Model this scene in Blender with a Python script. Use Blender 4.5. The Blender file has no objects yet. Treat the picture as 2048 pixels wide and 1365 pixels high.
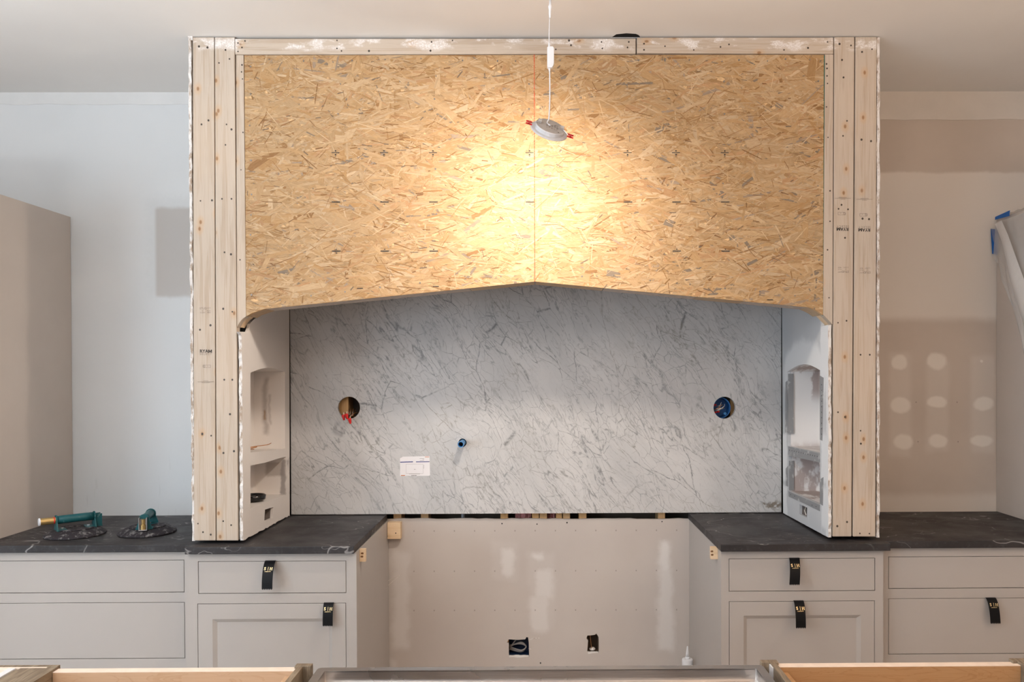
import bpy, bmesh, math, random
from mathutils import Vector, Matrix, geometry
random.seed(7)
SC = bpy.context.scene
COL = SC.collection
PI = math.pi

# ------------------------------------------------------------------ camera
YAW, PITCH, ROLL, CX, CY, CAMH = .0071, -.00884, -.0035, 1088.34, 750.98, 1.63036
FPX, DIST = 1553.0, 3.83                      # focal length in pixels of the 2048 wide frame, camera to wall
fw = Vector((math.sin(YAW)*math.cos(PITCH), math.cos(YAW)*math.cos(PITCH), math.sin(PITCH)))
rt = Vector((math.cos(YAW), -math.sin(YAW), 0)); up = rt.cross(fw)
rt, up = rt*math.cos(ROLL)+up*math.sin(ROLL), up*math.cos(ROLL)-rt*math.sin(ROLL)
CAM = Vector((0, -DIST, CAMH))
cd = bpy.data.cameras.new('camera'); cam = bpy.data.objects.new('camera', cd); COL.objects.link(cam)
cam.matrix_world = Matrix(((rt.x, up.x, -fw.x, CAM.x), (rt.y, up.y, -fw.y, CAM.y), (rt.z, up.z, -fw.z, CAM.z), (0, 0, 0, 1)))
cd.sensor_width = 36; cd.lens = FPX/2048*36
cd.shift_x = -(CX-1024)/2048; cd.shift_y = (CY-682.5)/2048
cd.clip_start = .05
SC.camera = cam

# ------------------------------------------------------------------ world, lights, exposure
SC.view_settings.view_transform = 'Standard'; SC.view_settings.look = 'None'
SC.view_settings.gamma = 1; SC.view_settings.use_curve_mapping = False
SC.view_settings.exposure = -0.22
w = bpy.data.worlds.new('daylight'); SC.world = w; w.use_nodes = True
w.node_tree.nodes['Background'].inputs[0].default_value = (.78, .88, 1, 1)
w.node_tree.nodes['Background'].inputs[1].default_value = 1.0

def area(name, loc, target, size, power, color, shape='RECTANGLE', size_y=None, spread=180):
    l = bpy.data.lights.new(name, 'AREA'); l.energy = power; l.color = color; l.shape = shape; l.size = size
    if size_y: l.size_y = size_y
    l.spread = math.radians(spread)
    o = bpy.data.objects.new(name, l); COL.objects.link(o); o.location = loc
    o.rotation_euler = (Vector(target)-Vector(loc)).to_track_quat('-Z', 'Y').to_euler()
    return o
CEIL = 2.9893
ROOM_X, ROOM_Y = 4.2, -7.6
# daylight through the two windows behind the camera and the wide opening on the left
area('window_daylight', (-2.3, ROOM_Y+.12, 1.55), (-2.3, 0, 1.5), 2.2, 12, (.80, .90, 1), size_y=1.7)
area('side_window_daylight', (-ROOM_X+.12, -4.6, 1.5), (0, -4.2, 1.3), 2.4, 145, (.68, .85, 1), size_y=1.8)
# recessed ceiling lamps of the room (two rows over the aisle and the island)
DOWNLIGHTS = [(-3.0, -4.9, 8, (1, .96, .93)), (-1.0, -5.2, 7, (1, .92, .85)), (1.1, -5.2, 5, (1, .74, .52)), (3.0, -4.9, 9, (1, .70, .46))]
# added fill lamps, unseen behind the camera, turned up to brighten the ceiling
FILL_L = (-2.25, -4.6, .95)
area('ceiling_fill', FILL_L, (FILL_L[0]+.12, FILL_L[1]+.345, FILL_L[2]+.935), .9, 180, (.92, .96, 1), size_y=.7, spread=104)
FILL_R = (2.22, -4.6, .95)  # second added lamp, warm, to lift the walls on this side
area('ceiling_fill', FILL_R, (FILL_R[0]-.12, FILL_R[1]+.35, FILL_R[2]+.935), .9, 106, (1, .74, .53), size_y=.7, spread=104)
for i, (x, y, p, c) in enumerate(DOWNLIGHTS):
    area('downlight', (x, y, CEIL-.02), (x, y, 0), .11, p, c, 'DISK')
LAMP_W = 17.0

# ------------------------------------------------------------------ pixel rays of the photograph -> points in the room
def ray(px, py): return rt*((px-CX)/FPX) - up*((py-CY)/FPX) + fw
def atY(px, py, Y): d = ray(px, py); return CAM + d*((Y+DIST)/d.y)
def atX(px, py, X): d = ray(px, py); return CAM + d*(X/d.x)
def atZ(px, py, Z): d = ray(px, py); return CAM + d*((Z-CAMH)/d.z)
def xz(px, py, Y): p = atY(px, py, Y); return (p.x, p.z)
def yz(px, py, X): p = atX(px, py, X); return (p.y, p.z)

# ------------------------------------------------------------------ shader helper
class NT:
    def __init__(s, name, rough=.6, metal=0., spec=.5):
        s.m = bpy.data.materials.new(name); s.m.use_nodes = True; s.t = s.m.node_tree
        s.b = s.t.nodes['Principled BSDF']; s.set('Roughness', rough); s.set('Metallic', metal); s.set('Specular IOR Level', spec)
    def set(s, k, v): s.plug(s.b.inputs[k], v)
    def plug(s, inp, v):
        if isinstance(v, bpy.types.NodeSocket): s.t.links.new(v, inp)
        elif isinstance(v, (tuple, list)) and inp.type == 'RGBA' and len(v) == 3: inp.default_value = (*v, 1)
        else: inp.default_value = v
    def n(s, t, **k):
        nd = s.t.nodes.new(t)
        for a, v in k.items(): setattr(nd, a, v)
        return nd
    def pos(s): return s.n('ShaderNodeNewGeometry').outputs['Position']
    def obj(s): return s.n('ShaderNodeTexCoord').outputs['Object']
    def uv(s): return s.n('ShaderNodeTexCoord').outputs['UV']
    def rnd(s): return s.n('ShaderNodeObjectInfo').outputs['Random']
    def sep(s, v): nd = s.n('ShaderNodeSeparateXYZ'); s.plug(nd.inputs[0], v); return nd.outputs
    def comb(s, x, y, z):
        nd = s.n('ShaderNodeCombineXYZ')
        for i, v in enumerate((x, y, z)): s.plug(nd.inputs[i], v)
        return nd.outputs[0]
    def map(s, v, scale=(1, 1, 1), rot=(0, 0, 0), loc=(0, 0, 0)):
        nd = s.n('ShaderNodeMapping'); s.plug(nd.inputs[0], v)
        nd.inputs['Scale'].default_value = scale; nd.inputs['Rotation'].default_value = rot; nd.inputs['Location'].default_value = loc
        return nd.outputs[0]
    def vadd(s, a, b):
        nd = s.n('ShaderNodeVectorMath', operation='ADD'); s.plug(nd.inputs[0], a); s.plug(nd.inputs[1], b); return nd.outputs[0]
    def vscale(s, a, k):
        nd = s.n('ShaderNodeVectorMath', operation='SCALE'); s.plug(nd.inputs[0], a); s.plug(nd.inputs['Scale'], k); return nd.outputs[0]
    def noise(s, v, scale, detail=3, rough=.5, dist=0., col=False):
        nd = s.n('ShaderNodeTexNoise'); s.plug(nd.inputs['Vector'], v)
        nd.inputs['Scale'].default_value = scale; nd.inputs['Detail'].default_value = detail
        nd.inputs['Roughness'].default_value = rough; nd.inputs['Distortion'].default_value = dist
        return nd.outputs['Color' if col else 'Fac']
    def vor(s, v, scale, feature='F1', out='Distance', rnd=1., d2=False):
        nd = s.n('ShaderNodeTexVoronoi', feature=feature, voronoi_dimensions='2D' if d2 else '3D'); s.plug(nd.inputs['Vector'], v)
        nd.inputs['Scale'].default_value = scale; nd.inputs['Randomness'].default_value = rnd
        return nd.outputs[out]
    def ma(s, op, a, b=0., c=0.):
        nd = s.n('ShaderNodeMath', operation=op)
        for i, v in enumerate((a, b, c)): s.plug(nd.inputs[i], v)
        return nd.outputs[0]
    def ss(s, v, a, b, lo=0., hi=1.):
        nd = s.n('ShaderNodeMapRange', interpolation_type='SMOOTHSTEP'); s.plug(nd.inputs[0], v)
        for i, q in enumerate((a, b, lo, hi)): nd.inputs[i+1].default_value = q
        return nd.outputs[0]
    def mix(s, f, a, b, mode='MIX'):
        nd = s.n('ShaderNodeMix', data_type='RGBA', blend_type=mode); s.plug(nd.inputs[0], f); s.plug(nd.inputs[6], a); s.plug(nd.inputs[7], b)
        return nd.outputs[2]
    def bump(s, h, strength=.3, dist=.002):
        nd = s.n('ShaderNodeBump'); s.plug(nd.inputs['Height'], h); nd.inputs['Strength'].default_value = strength; nd.inputs['Distance'].default_value = dist
        s.set('Normal', nd.outputs[0])
    def box(s, X, Z, x0, x1, z0, z1, e=.02):
        r = s.ma('MULTIPLY', s.ss(X, x0-e, x0+e), s.ss(X, x1-e, x1+e, 1, 0))
        q = s.ma('MULTIPLY', s.ss(Z, z0-e, z0+e), s.ss(Z, z1-e, z1+e, 1, 0))
        return s.ma('MULTIPLY', r, q)
    def ell(s, X, Z, cx, cz, rx, rz, soft=.25):
        a = s.ma('DIVIDE', s.ma('SUBTRACT', X, cx), rx); b = s.ma('DIVIDE', s.ma('SUBTRACT', Z, cz), rz)
        d = s.ma('SQRT', s.ma('ADD', s.ma('MULTIPLY', a, a), s.ma('MULTIPLY', b, b)))
        return s.ss(d, 1-soft, 1+soft, 1, 0)
    def mx(s, *ms):
        r = ms[0]
        for q in ms[1:]: r = s.ma('MAXIMUM', r, q)
        return r
    def wob(s, p, amp=.02, scale=6, detail=3):
        c = s.n('ShaderNodeVectorMath', operation='SUBTRACT'); s.plug(c.inputs[0], s.noise(p, scale, detail, .6, 0, True)); c.inputs[1].default_value = (.5, .5, .5)
        return s.sep(s.vadd(p, s.vscale(c.outputs[0], amp*2)))

def lin(*rgb):      # sRGB 0-255 -> linear
    return tuple((c/255/12.92 if c/255 <= .04045 else ((c/255+.055)/1.055)**2.4) for c in rgb)
def plain(name, rgb, rough=.6, metal=0., spec=.5, var=.06, scale=30):
    t = NT(name, rough, metal, spec)
    f = t.noise(t.obj(), scale, 4, .6)
    t.set('Base Color', t.mix(t.ss(f, .3, .7), tuple(c*(1-var) for c in rgb), tuple(min(1, c*(1+var)) for c in rgb)))
    return t.m

# ------------------------------------------------------------------ geometry helpers
BASE = {}
class MB:
    def __init__(s): s.v = []; s.f = []; s.m = []
    def add(s, vf, mi=0, M=None):
        v, f = vf; o = len(s.v)
        s.v += [(M @ Vector(p)) if M else Vector(p) for p in v]
        s.f += [tuple(i+o for i in q) for q in f]; s.m += [mi]*len(f)
        return s
def mk(name, vf, mats, parent=None, smooth=False, bevel=0, seg=2, local=False, tri_ok=True, recalc=True, **props):
    if isinstance(vf, tuple): vf = MB().add(vf)
    if not isinstance(mats, (list, tuple)): mats = [mats]
    base = Vector((0, 0, 0))
    if parent is not None: base = BASE.get(parent.name, Vector((0, 0, 0)))
    elif not local and props.get('category'):
        lo = [min(p[i] for p in vf.v) for i in range(3)]; hi = [max(p[i] for p in vf.v) for i in range(3)]
        base = Vector(((lo[0]+hi[0])/2, (lo[1]+hi[1])/2, lo[2]))
    if local: base = Vector((0, 0, 0))
    me = bpy.data.meshes.new(name); bm = bmesh.new()
    vs = [bm.verts.new(Vector(p)-base) for p in vf.v]
    for f, mi in zip(vf.f, vf.m):
        try: q = bm.faces.new([vs[i] for i in f]); q.material_index = mi; q.smooth = smooth
        except ValueError: pass
    bm.normal_update()
    if recalc: bmesh.ops.recalc_face_normals(bm, faces=bm.faces)
    if bevel:
        es = [e for e in bm.edges if len(e.link_faces) == 2 and e.calc_face_angle(0) > .5]
        bmesh.ops.bevel(bm, geom=es, offset=bevel, segments=seg, profile=.6, affect='EDGES', clamp_overlap=True)
    bm.to_mesh(me); bm.free()
    for m in mats: me.materials.append(m)
    o = bpy.data.objects.new(name, me); COL.objects.link(o)
    if parent is not None: o.parent = parent
    else: o.location = base
    BASE[o.name] = base if parent is None else BASE.get(parent.name, Vector((0, 0, 0)))
    for k, v in props.items(): o[k] = v
    return o
def thing(name, label, cat, loc, group=None, rot=None):
    o = bpy.data.objects.new(name, None); COL.objects.link(o); o.location = loc; o.empty_display_size = .1
    if rot is not None: o.rotation_euler = rot
    o['label'] = label; o['category'] = cat
    if group: o['group'] = group
    BASE[o.name] = Vector(loc)
    return o
def box(x0, x1, y0, y1, z0, z1):
    v = [(x, y, z) for x in (x0, x1) for y in (y0, y1) for z in (z0, z1)]
    return v, [(0, 1, 3, 2), (4, 6, 7, 5), (0, 4, 5, 1), (2, 3, 7, 6), (0, 2, 6, 4), (1, 5, 7, 3)]
def prism(outline, axis, a0, a1, holes=()):
    loops = [list(outline)]+[list(h) for h in holes]
    flat = [p for l in loops for p in l]; n = len(flat)
    put = {'Y': lambda u, v, a: (u, a, v), 'X': lambda u, v, a: (a, u, v), 'Z': lambda u, v, a: (u, v, a)}[axis]
    verts = [put(u, v, a0) for u, v in flat]+[put(u, v, a1) for u, v in flat]
    if len(loops) == 1 and len(outline) == 4:
        faces = [(0, 1, 2, 3), (7, 6, 5, 4)]
    else:
        tr = geometry.tessellate_polygon([[Vector((u, v, 0)) for u, v in l] for l in loops])
        faces = [tuple(t) for t in tr]+[tuple(i+n for i in reversed(t)) for t in tr]
    o = 0
    for l in loops:
        k = len(l)
        for i in range(k):
            j = (i+1) % k; faces.append((o+i, o+j, n+o+j, n+o+i))
        o += k
    return verts, faces
def rect(u0, u1, v0, v1): return [(u0, v0), (u1, v0), (u1, v1), (u0, v1)]
def circ(cx, cz, r, n=40, r2=None): return [(cx+r*math.cos(2*PI*i/n), cz+(r2 or r)*math.sin(2*PI*i/n)) for i in range(n)]
def jag(a, b, n, amp, rng=random):
    a, b = Vector(a), Vector(b); d = (b-a); nrm = Vector((-d.y, d.x)).normalized()
    return [tuple(a)]+[tuple(a+d*((i+rng.uniform(-.3, .3))/n)+nrm*rng.uniform(-amp, amp)) for i in range(1, n)]
def tube(pts, r, n=8, cap=True):
    pts = [Vector(p) for p in pts]; rs = r if isinstance(r, (list, tuple)) else [r]*len(pts)
    v = []; f = []; t0 = (pts[1]-pts[0]).normalized()
    ref = Vector((0, 0, 1)) if abs(t0.z) < .9 else Vector((1, 0, 0)); a = t0.cross(ref).normalized()
    for i, p in enumerate(pts):
        t = (pts[min(i+1, len(pts)-1)]-pts[max(i-1, 0)]).normalized()
        a = (a-t*a.dot(t)).normalized(); b = t.cross(a)
        v += [p+(a*math.cos(2*PI*k/n)+b*math.sin(2*PI*k/n))*rs[i] for k in range(n)]
    for i in range(len(pts)-1):
        for k in range(n): f.append((i*n+k, i*n+(k+1) % n, (i+1)*n+(k+1) % n, (i+1)*n+k))
    if cap: f += [tuple(range(n)), tuple((len(pts)-1)*n+k for k in range(n))]
    return v, f
def spline(pts, k=6):
    P = [Vector(p) for p in pts]; P = [P[0]*2-P[1]]+P+[P[-1]*2-P[-2]]; out = []
    for i in range(1, len(P)-2):
        for j in range(k):
            t = j/k; a, b, c, d = P[i-1:i+3]
            out.append(.5*((2*b)+(c-a)*t+(2*a-5*b+4*c-d)*t*t+(3*b-a-3*c+d)*t**3))
    return out+[P[-2]]
def lathe(prof, n=40, closed=False):
    v = []; f = []
    for r, z in prof: v += [(r*math.cos(2*PI*k/n), r*math.sin(2*PI*k/n), z) for k in range(n)]
    m = len(prof)
    for i in range(m-1):
        for k in range(n): f.append((i*n+k, i*n+(k+1) % n, (i+1)*n+(k+1) % n, (i+1)*n+k))
    if not closed:
        if prof[0][0] > 1e-6: f.append(tuple(range(n)))
        if prof[-1][0] > 1e-6: f.append(tuple((m-1)*n+k for k in range(n)))
    return v, f
def disc_heads(pts, r, depth, n=8):      # screw heads: little sunk-looking discs facing -Y
    mb = MB()
    for x, y, z in pts:
        q = r*random.uniform(.68, 1.05)
        v = [(x+q*math.cos(2*PI*k/n), y-depth, z+q*1.1*math.sin(2*PI*k/n)) for k in range(n)]+[(x+q*math.cos(2*PI*k/n), y+.001, z+q*1.1*math.sin(2*PI*k/n)) for k in range(n)]
        mb.add((v, [tuple(range(n))]+[(k, (k+1) % n, n+(k+1) % n, n+k) for k in range(n)]))
    return mb
_txt = {}
def text_vf(s, size, off=0., space=1., M=None):
    key = (s, off, space)
    if key not in _txt:
        cu = bpy.data.curves.new('t', 'FONT'); cu.body = s; cu.size = 1; cu.offset = off; cu.space_character = space
        cu.align_x = 'CENTER'; cu.align_y = 'CENTER'; cu.resolution_u = 3
        o = bpy.data.objects.new('t', cu); COL.objects.link(o); bpy.context.view_layer.update()
        dg = bpy.context.evaluated_depsgraph_get(); me = bpy.data.meshes.new_from_object(o.evaluated_get(dg))
        _txt[key] = ([tuple(v.co) for v in me.vertices], [tuple(p.vertices) for p in me.polygons])
        bpy.data.objects.remove(o); bpy.data.curves.remove(cu); bpy.data.meshes.remove(me)
    v, f = _txt[key]
    return [tuple((M or Matrix()) @ Vector((a*size, b*size, 0))) for a, b, c in v], f
def text_front(x, y, z, flip=False):     # text plane facing the camera (-Y); flip = printed upside down
    R = Matrix.Rotation(PI/2, 4, 'X')
    if flip: R = Matrix.Rotation(PI, 4, 'Y') @ R
    return Matrix.Translation((x, y, z)) @ R

# ------------------------------------------------------------------ materials
WHITE_PAINT = (.72, .71, .70)
def mat_ceiling():
    t = NT('ceiling_paint', .85, spec=.25); p = t.pos()
    t.set('Base Color', t.mix(t.ss(t.noise(p, 1.3, 4), .3, .7), (.70, .675, .65), (.745, .725, .70)))
    t.bump(t.noise(p, 160, 3), .12, .001); return t.m
def W(px, py): return xz(px, py, 0)
def mat_drywall_left():
    t = NT('drywall_primed_white', .75, spec=.3); p = t.pos(); X, Y, Z = t.sep(p); wx, wy, wz = t.wob(p, .018, 9); fx, fy, fz = t.wob(p, .03, 45, 2)
    base = t.mix(t.ss(t.noise(p, 1.6, 4), .3, .7), (.66, .67, .675), (.71, .71, .71))
    a, b = W(312, 585), W(400, 416)
    spray = t.box(fx, fz, a[0]-.035, b[0], a[1]-.02, b[1]+.05, .035)
    grey = t.box(X, wz, a[0], b[0]+.1, a[1]-.02, b[1], .012)
    col = t.mix(t.ma('MULTIPLY', spray, .5), base, (.60, .605, .60)); col = t.mix(grey, col, (.50, .47, .445))
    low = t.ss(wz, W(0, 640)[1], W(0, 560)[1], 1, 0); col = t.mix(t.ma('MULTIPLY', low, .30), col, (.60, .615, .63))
    sm = t.ma('MULTIPLY', t.ss(t.noise(t.map(p, (7, 7, 1.2)), 6, 4), .62, .75), t.ss(Z, .95, 1.35, 1, 0)); col = t.mix(t.ma('MULTIPLY', sm, .35), col, (.45, .45, .45))
    t.set('Base Color', col); t.bump(t.noise(p, 140, 3), .12, .001); return t.m
def mat_drywall_right():
    t = NT('drywall_raw_and_mud', .85, spec=.2); p = t.pos(); X, Y, Z = t.sep(p); wx, wy, wz = t.wob(p, .016, 8)
    raw = t.mix(t.ss(t.noise(p, 2.2, 5), .3, .7), (.55, .47, .405), (.61, .525, .455))
    mud = (.77, .705, .64)
    zz = lambda y: W(1850, y)[1]
    col = raw
    band = t.ma('MULTIPLY', t.ss(wz, zz(640)-.025, zz(640)+.03), t.ss(wz, zz(346)-.008, zz(346)+.012, 1, 0))
    col = t.mix(t.ma('MULTIPLY', band, .88), col, mud)
    foot = t.ss(wz, zz(994)-.012, zz(984)+.012, 1, 0); col = t.mix(t.ma('MULTIPLY', foot, .55), col, mud)
    fe = []
    for x0, x1, y0, y1 in ((1778, 1822, 705, 915), (1852, 1898, 720, 905), (1942, 1990, 712, 905)):
        a, b = W(x0, y1), W(x1, y0); fe.append(t.box(wx, wz, a[0], b[0], a[1], b[1], .02))
    col = t.mix(t.ma('MULTIPLY', t.mx(*fe), .32), col, mud)
    ds = []
    for cx, cy, rx, ry in ((1799, 725, 16, 15), (1873, 722, 20, 18), (1801, 812, 20, 16), (1874, 804, 20, 12), (1967, 808, 20, 13), (1806, 884, 19, 15), (1876, 883, 19, 14), (1963, 882, 22, 11), (1964, 725, 3, 3)):
        c = W(cx, cy); ds.append(t.ell(wx, wz, c[0], c[1], rx*.00247, ry*.00247, .22))
    col = t.mix(t.ma('MULTIPLY', t.mx(*ds), .8), col, (.83, .77, .70))
    t.set('Base Color', col); t.bump(t.noise(p, 140, 3), .12, .001); return t.m
def mat_drywall_range():
    t = NT('drywall_raw_patched', .85, spec=.2); p = t.pos(); X, Y, Z = t.sep(p); wx, wy, wz = t.wob(p, .016, 9)
    col = t.mix(t.ss(t.noise(p, 2, 5), .3, .7), (.49, .435, .40), (.54, .485, .445))
    ms = []; sx, sy, sz = t.wob(p, .042, 8, 5)
    for xa, xb, ya, yb, k in ((786, 818, 1100, 1300, .30), (1000, 1028, 1096, 1150, .40), (1066, 1088, 1106, 1124, .42), (1070, 1104, 1140, 1200, .36), (1060, 1098, 1190, 1262, .32), (1318, 1342, 1084, 1150, .45), (1318, 1346, 1140, 1306, .36), (780, 798, 1326, 1345, .3), (1058, 1108, 1104, 1262, .10), (984, 1036, 1082, 1160, .10)):
        c0, c1 = W(xa, yb), W(xb, ya); ms.append(t.ma('MULTIPLY', t.box(sx, sz, c0[0], c1[0], c0[1], c1[1], .022), k*1.7))
    col = t.mix(t.mx(*ms), col, (.70, .665, .64))
    t.set('Base Color', col); t.bump(t.noise(p, 140, 3), .12, .001); return t.m
def mat_pine(name, axis='Z', base=(.53, .445, .365), dark=(.40, .29, .20), smear=None, warm=1.):
    t = NT(name, .62, spec=.3); o = t.pos(); r = t.rnd()
    off = t.comb(t.ma('MULTIPLY', r, 17.3), t.ma('MULTIPLY', r, 5.1), t.ma('MULTIPLY', r, 31.7)); v = t.vadd(o, off)
    sc = {'Z': (1, 1, .045), 'X': (.045, 1, 1), 'Y': (1, .045, 1)}[axis]
    ring = t.noise(t.map(v, sc), 70, 3, .55, .7)
    fine = t.noise(t.map(v, tuple(c*.6 if c < 1 else c for c in sc)), 420, 2)
    col = t.mix(t.ss(ring, .46, .66, 0, .48), base, dark)
    col = t.mix(t.ss(fine, .52, .72, 0, .22), col, tuple(c*.72 for c in dark))
    col = t.mix(t.ss(t.noise(v, 2.2, 2), .42, .75, 0, .30), col, (.62, .48, .36))
    ks = {'Z': (1, 1, .62), 'X': (.62, 1, 1), 'Y': (1, .62, 1)}[axis]
    kv = t.map(v, ks); kx, ky, kz = t.sep(kv); kv = t.comb(kx, kz, 0.) if axis != 'Y' else t.comb(kx, ky, 0.)
    kd = t.vor(kv, 14, 'F1', d2=True); kr = t.sep(t.vor(kv, 14, 'F1', 'Color', d2=True))[0]
    on = t.ss(kr, .80, .82)
    halo = t.ma('MULTIPLY', t.ss(kd, .10, .30, .45, 0), on); core = t.ma('MULTIPLY', t.ss(kd, .04, .10, .85, 0), on)
    col = t.mix(halo, col, (.55, .34, .18)); col = t.mix(core, col, (.30, .155, .07))
    if smear:
        X, Y, Z = t.sep(o); wx, wy, wz = t.wob(o, .03, 14)
        m = t.ma('MULTIPLY', t.ss(t.noise(t.map(o, (4, 4, 9)), 1.5, 5, .65), .48, .56), t.ma('MULTIPLY', t.ss(wz, smear[0]-.012, smear[0]+.012), t.ss(wz, smear[1]-.012, smear[1]+.012, 1, 0)))
        sp = t.ss(t.noise(o, 190, 2), .40, .56); m = t.ma('MULTIPLY', m, t.ma('MAXIMUM', sp, .55))
        col = t.mix(t.ma('MULTIPLY', m, .85), col, (.82, .78, .76))
    t.set('Base Color', col); t.bump(ring, .12, .001); return t.m
def mat_strand():
    t = NT('osb_strand', .62, spec=.3)
    a = t.n('ShaderNodeAttribute', attribute_name='Col').outputs['Color']; u = t.uv()
    g = t.noise(t.map(u, (1.2, 9, 1)), 1.6, 3, .6, .3); g2 = t.noise(t.map(u, (.5, 24, 1)), 2, 2)
    c = t.mix(t.ss(g, .35, .72, 0, .38), a, t.mix(1., a, (.60, .44, .30), 'MULTIPLY'))
    c = t.mix(t.ss(g2, .5, .75, 0, .25), c, t.mix(1., c, (.55, .42, .32), 'MULTIPLY'))
    t.set('Base Color', c); t.bump(g, .25, .0006); return t.m
def mat_marble():
    t = NT('marble_white_grey', .32, spec=.5); p = t.pos(); X, Y, Z = t.sep(p)
    # veins run steeply from upper left to lower right: u along them, w across
    pw = t.vadd(p, t.vscale(t.noise(p, 2.0, 3, .5, 0, True), .18)); pw = t.vadd(pw, t.vscale(t.noise(p, 14, 4, .6, 0, True), .022))
    x, y, z = t.sep(pw)
    u = t.ma('SUBTRACT', t.ma('MULTIPLY', x, .57), t.ma('MULTIPLY', z, .82)); w_ = t.ma('ADD', t.ma('MULTIPLY', x, .82), t.ma('MULTIPLY', z, .57))
    def ridge(su, sw, width, det, off):
        n_ = t.noise(t.comb(t.ma('MULTIPLY', u, su), t.ma('MULTIPLY', w_, sw), off), 1, det, .55)
        return t.ss(t.ma('ABSOLUTE', t.ma('SUBTRACT', n_, .5)), 0, width, 1, 0)
    g1 = t.noise(p, 2.1, 4); g2 = t.noise(t.vadd(p, (7.3, 0, 1.1)), 3.7, 4); g3 = t.noise(t.vadd(p, (1.3, 0, 5.1)), 5, 3)
    v1 = t.ma('MULTIPLY', ridge(1.1, 6.0, .009, 3, 0.), t.ss(g1, .36, .6))
    v2 = t.ma('MULTIPLY', ridge(2.4, 13., .014, 3, 3.7), t.ss(g2, .38, .62))
    v4 = t.ma('MULTIPLY', ridge(5., 27., .022, 3, 9.1), t.ss(g3, .36, .6))
    d3 = t.vor(t.comb(t.ma('MULTIPLY', u, 13), t.ma('MULTIPLY', w_, 24), 0.), 1.0, 'DISTANCE_TO_EDGE')
    v3 = t.ma('MULTIPLY', t.ss(d3, 0, .03, .9, 0), t.ss(t.noise(p, 4.1, 4), .34, .56))
    d5 = t.vor(t.comb(t.ma('MULTIPLY', u, 2.2), t.ma('MULTIPLY', w_, 7.5), 5.), 1.0, 'DISTANCE_TO_EDGE')
    v5 = t.ma('MULTIPLY', t.ss(d5, 0, .012, 1, 0), t.ss(g2, .34, .56))
    halo = t.ma('MULTIPLY', ridge(1.3, 5.5, .085, 5, 0.), t.ss(t.noise(p, 1.7, 4), .40, .7))
    cloud = t.noise(t.comb(t.ma('MULTIPLY', u, 1.6), t.ma('MULTIPLY', w_, 4), 2.), 1., 6, .62)
    right = t.ss(X, .1, .9, .14, .48)
    col = t.mix(t.ss(cloud, .34, .66), (.505, .495, .49), (.59, .572, .562))
    col = t.mix(t.ma('MULTIPLY', t.ss(t.noise(p, 30, 5, .72), .48, .7), .30), col, (.56, .55, .545))
    col = t.mix(t.ma('MULTIPLY', halo, right), col, (.40, .395, .40))
    m = t.mx(t.ma('MULTIPLY', v1, .8), t.ma('MULTIPLY', v2, .72), t.ma('MULTIPLY', v4, .55), t.ma('MULTIPLY', v3, .75), t.ma('MULTIPLY', v5, .9))
    m = t.ma('MULTIPLY', m, t.ss(t.noise(p, 55, 4, .65), .36, .58, .25, 1.))
    col = t.mix(t.ma('MULTIPLY', t.ss(t.noise(p, 85, 4, .7), .56, .72), .22), col, (.36, .35, .345))
    col = t.mix(m, col, t.mix(t.ss(t.noise(p, 3, 3), .5, .68), (.17, .17, .175), (.22, .19, .145)))
    b = xz(1545, 1012, -.03); wx, wy, wz = t.wob(p, .03, 20)
    rust = t.ma('MULTIPLY', t.ell(wx, wz, b[0], b[1], .06, .02, .5), t.ss(t.noise(p, 40, 4), .42, .55)); col = t.mix(t.ma('MULTIPLY', rust, .8), col, (.14, .10, .06))
    t.set('Base Color', col); t.set('Roughness', .34); return t.m
def mat_soapstone():
    t = NT('soapstone_charcoal', .5, spec=.28); p = t.pos()
    pw = t.vadd(p, t.vscale(t.noise(p, 2.6, 4, .5, 0, True), .12))
    col = t.mix(t.ss(t.noise(p, 3.5, 6, .65), .3, .72), (.022, .0195, .0205), (.044, .039, .040))
    col = t.mix(t.ma('MULTIPLY', t.ss(t.noise(p, 60, 3), .5, .8), .35), col, (.09, .09, .095))
    r1 = t.ma('ABSOLUTE', t.ma('SUBTRACT', t.noise(t.map(pw, (1.4, 3.2, 2), rot=(0, 0, .35)), 1.5, 3, .5), .5))
    r2 = t.ma('ABSOLUTE', t.ma('SUBTRACT', t.noise(t.map(pw, (2.2, 6, 4), rot=(0, 0, -.3)), 1.9, 3, .5), .5))
    v = t.ma('MULTIPLY', t.ss(r1, .0, .006, 1, 0), t.ss(t.noise(p, 2.2, 3), .44, .60))
    v2 = t.ma('MULTIPLY', t.ss(r2, .0, .006, .8, 0), t.ss(t.noise(p, 3.3, 3), .46, .6))
    sc = t.ma('MULTIPLY', t.ss(t.noise(t.map(p, (1, 4, 1), rot=(0, 0, .5)), 38, 3, .7), .64, .76), t.ss(t.noise(p, 2.7, 3), .47, .62))
    col = t.mix(t.ma('MULTIPLY', t.mx(v, v2), .62), col, (.42, .40, .39)); col = t.mix(t.ma('MULTIPLY', sc, .22), col, (.35, .34, .34))
    t.set('Base Color', col); t.set('Roughness', t.ss(t.noise(p, 6, 4), .3, .7, .42, .58)); return t.m
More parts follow.
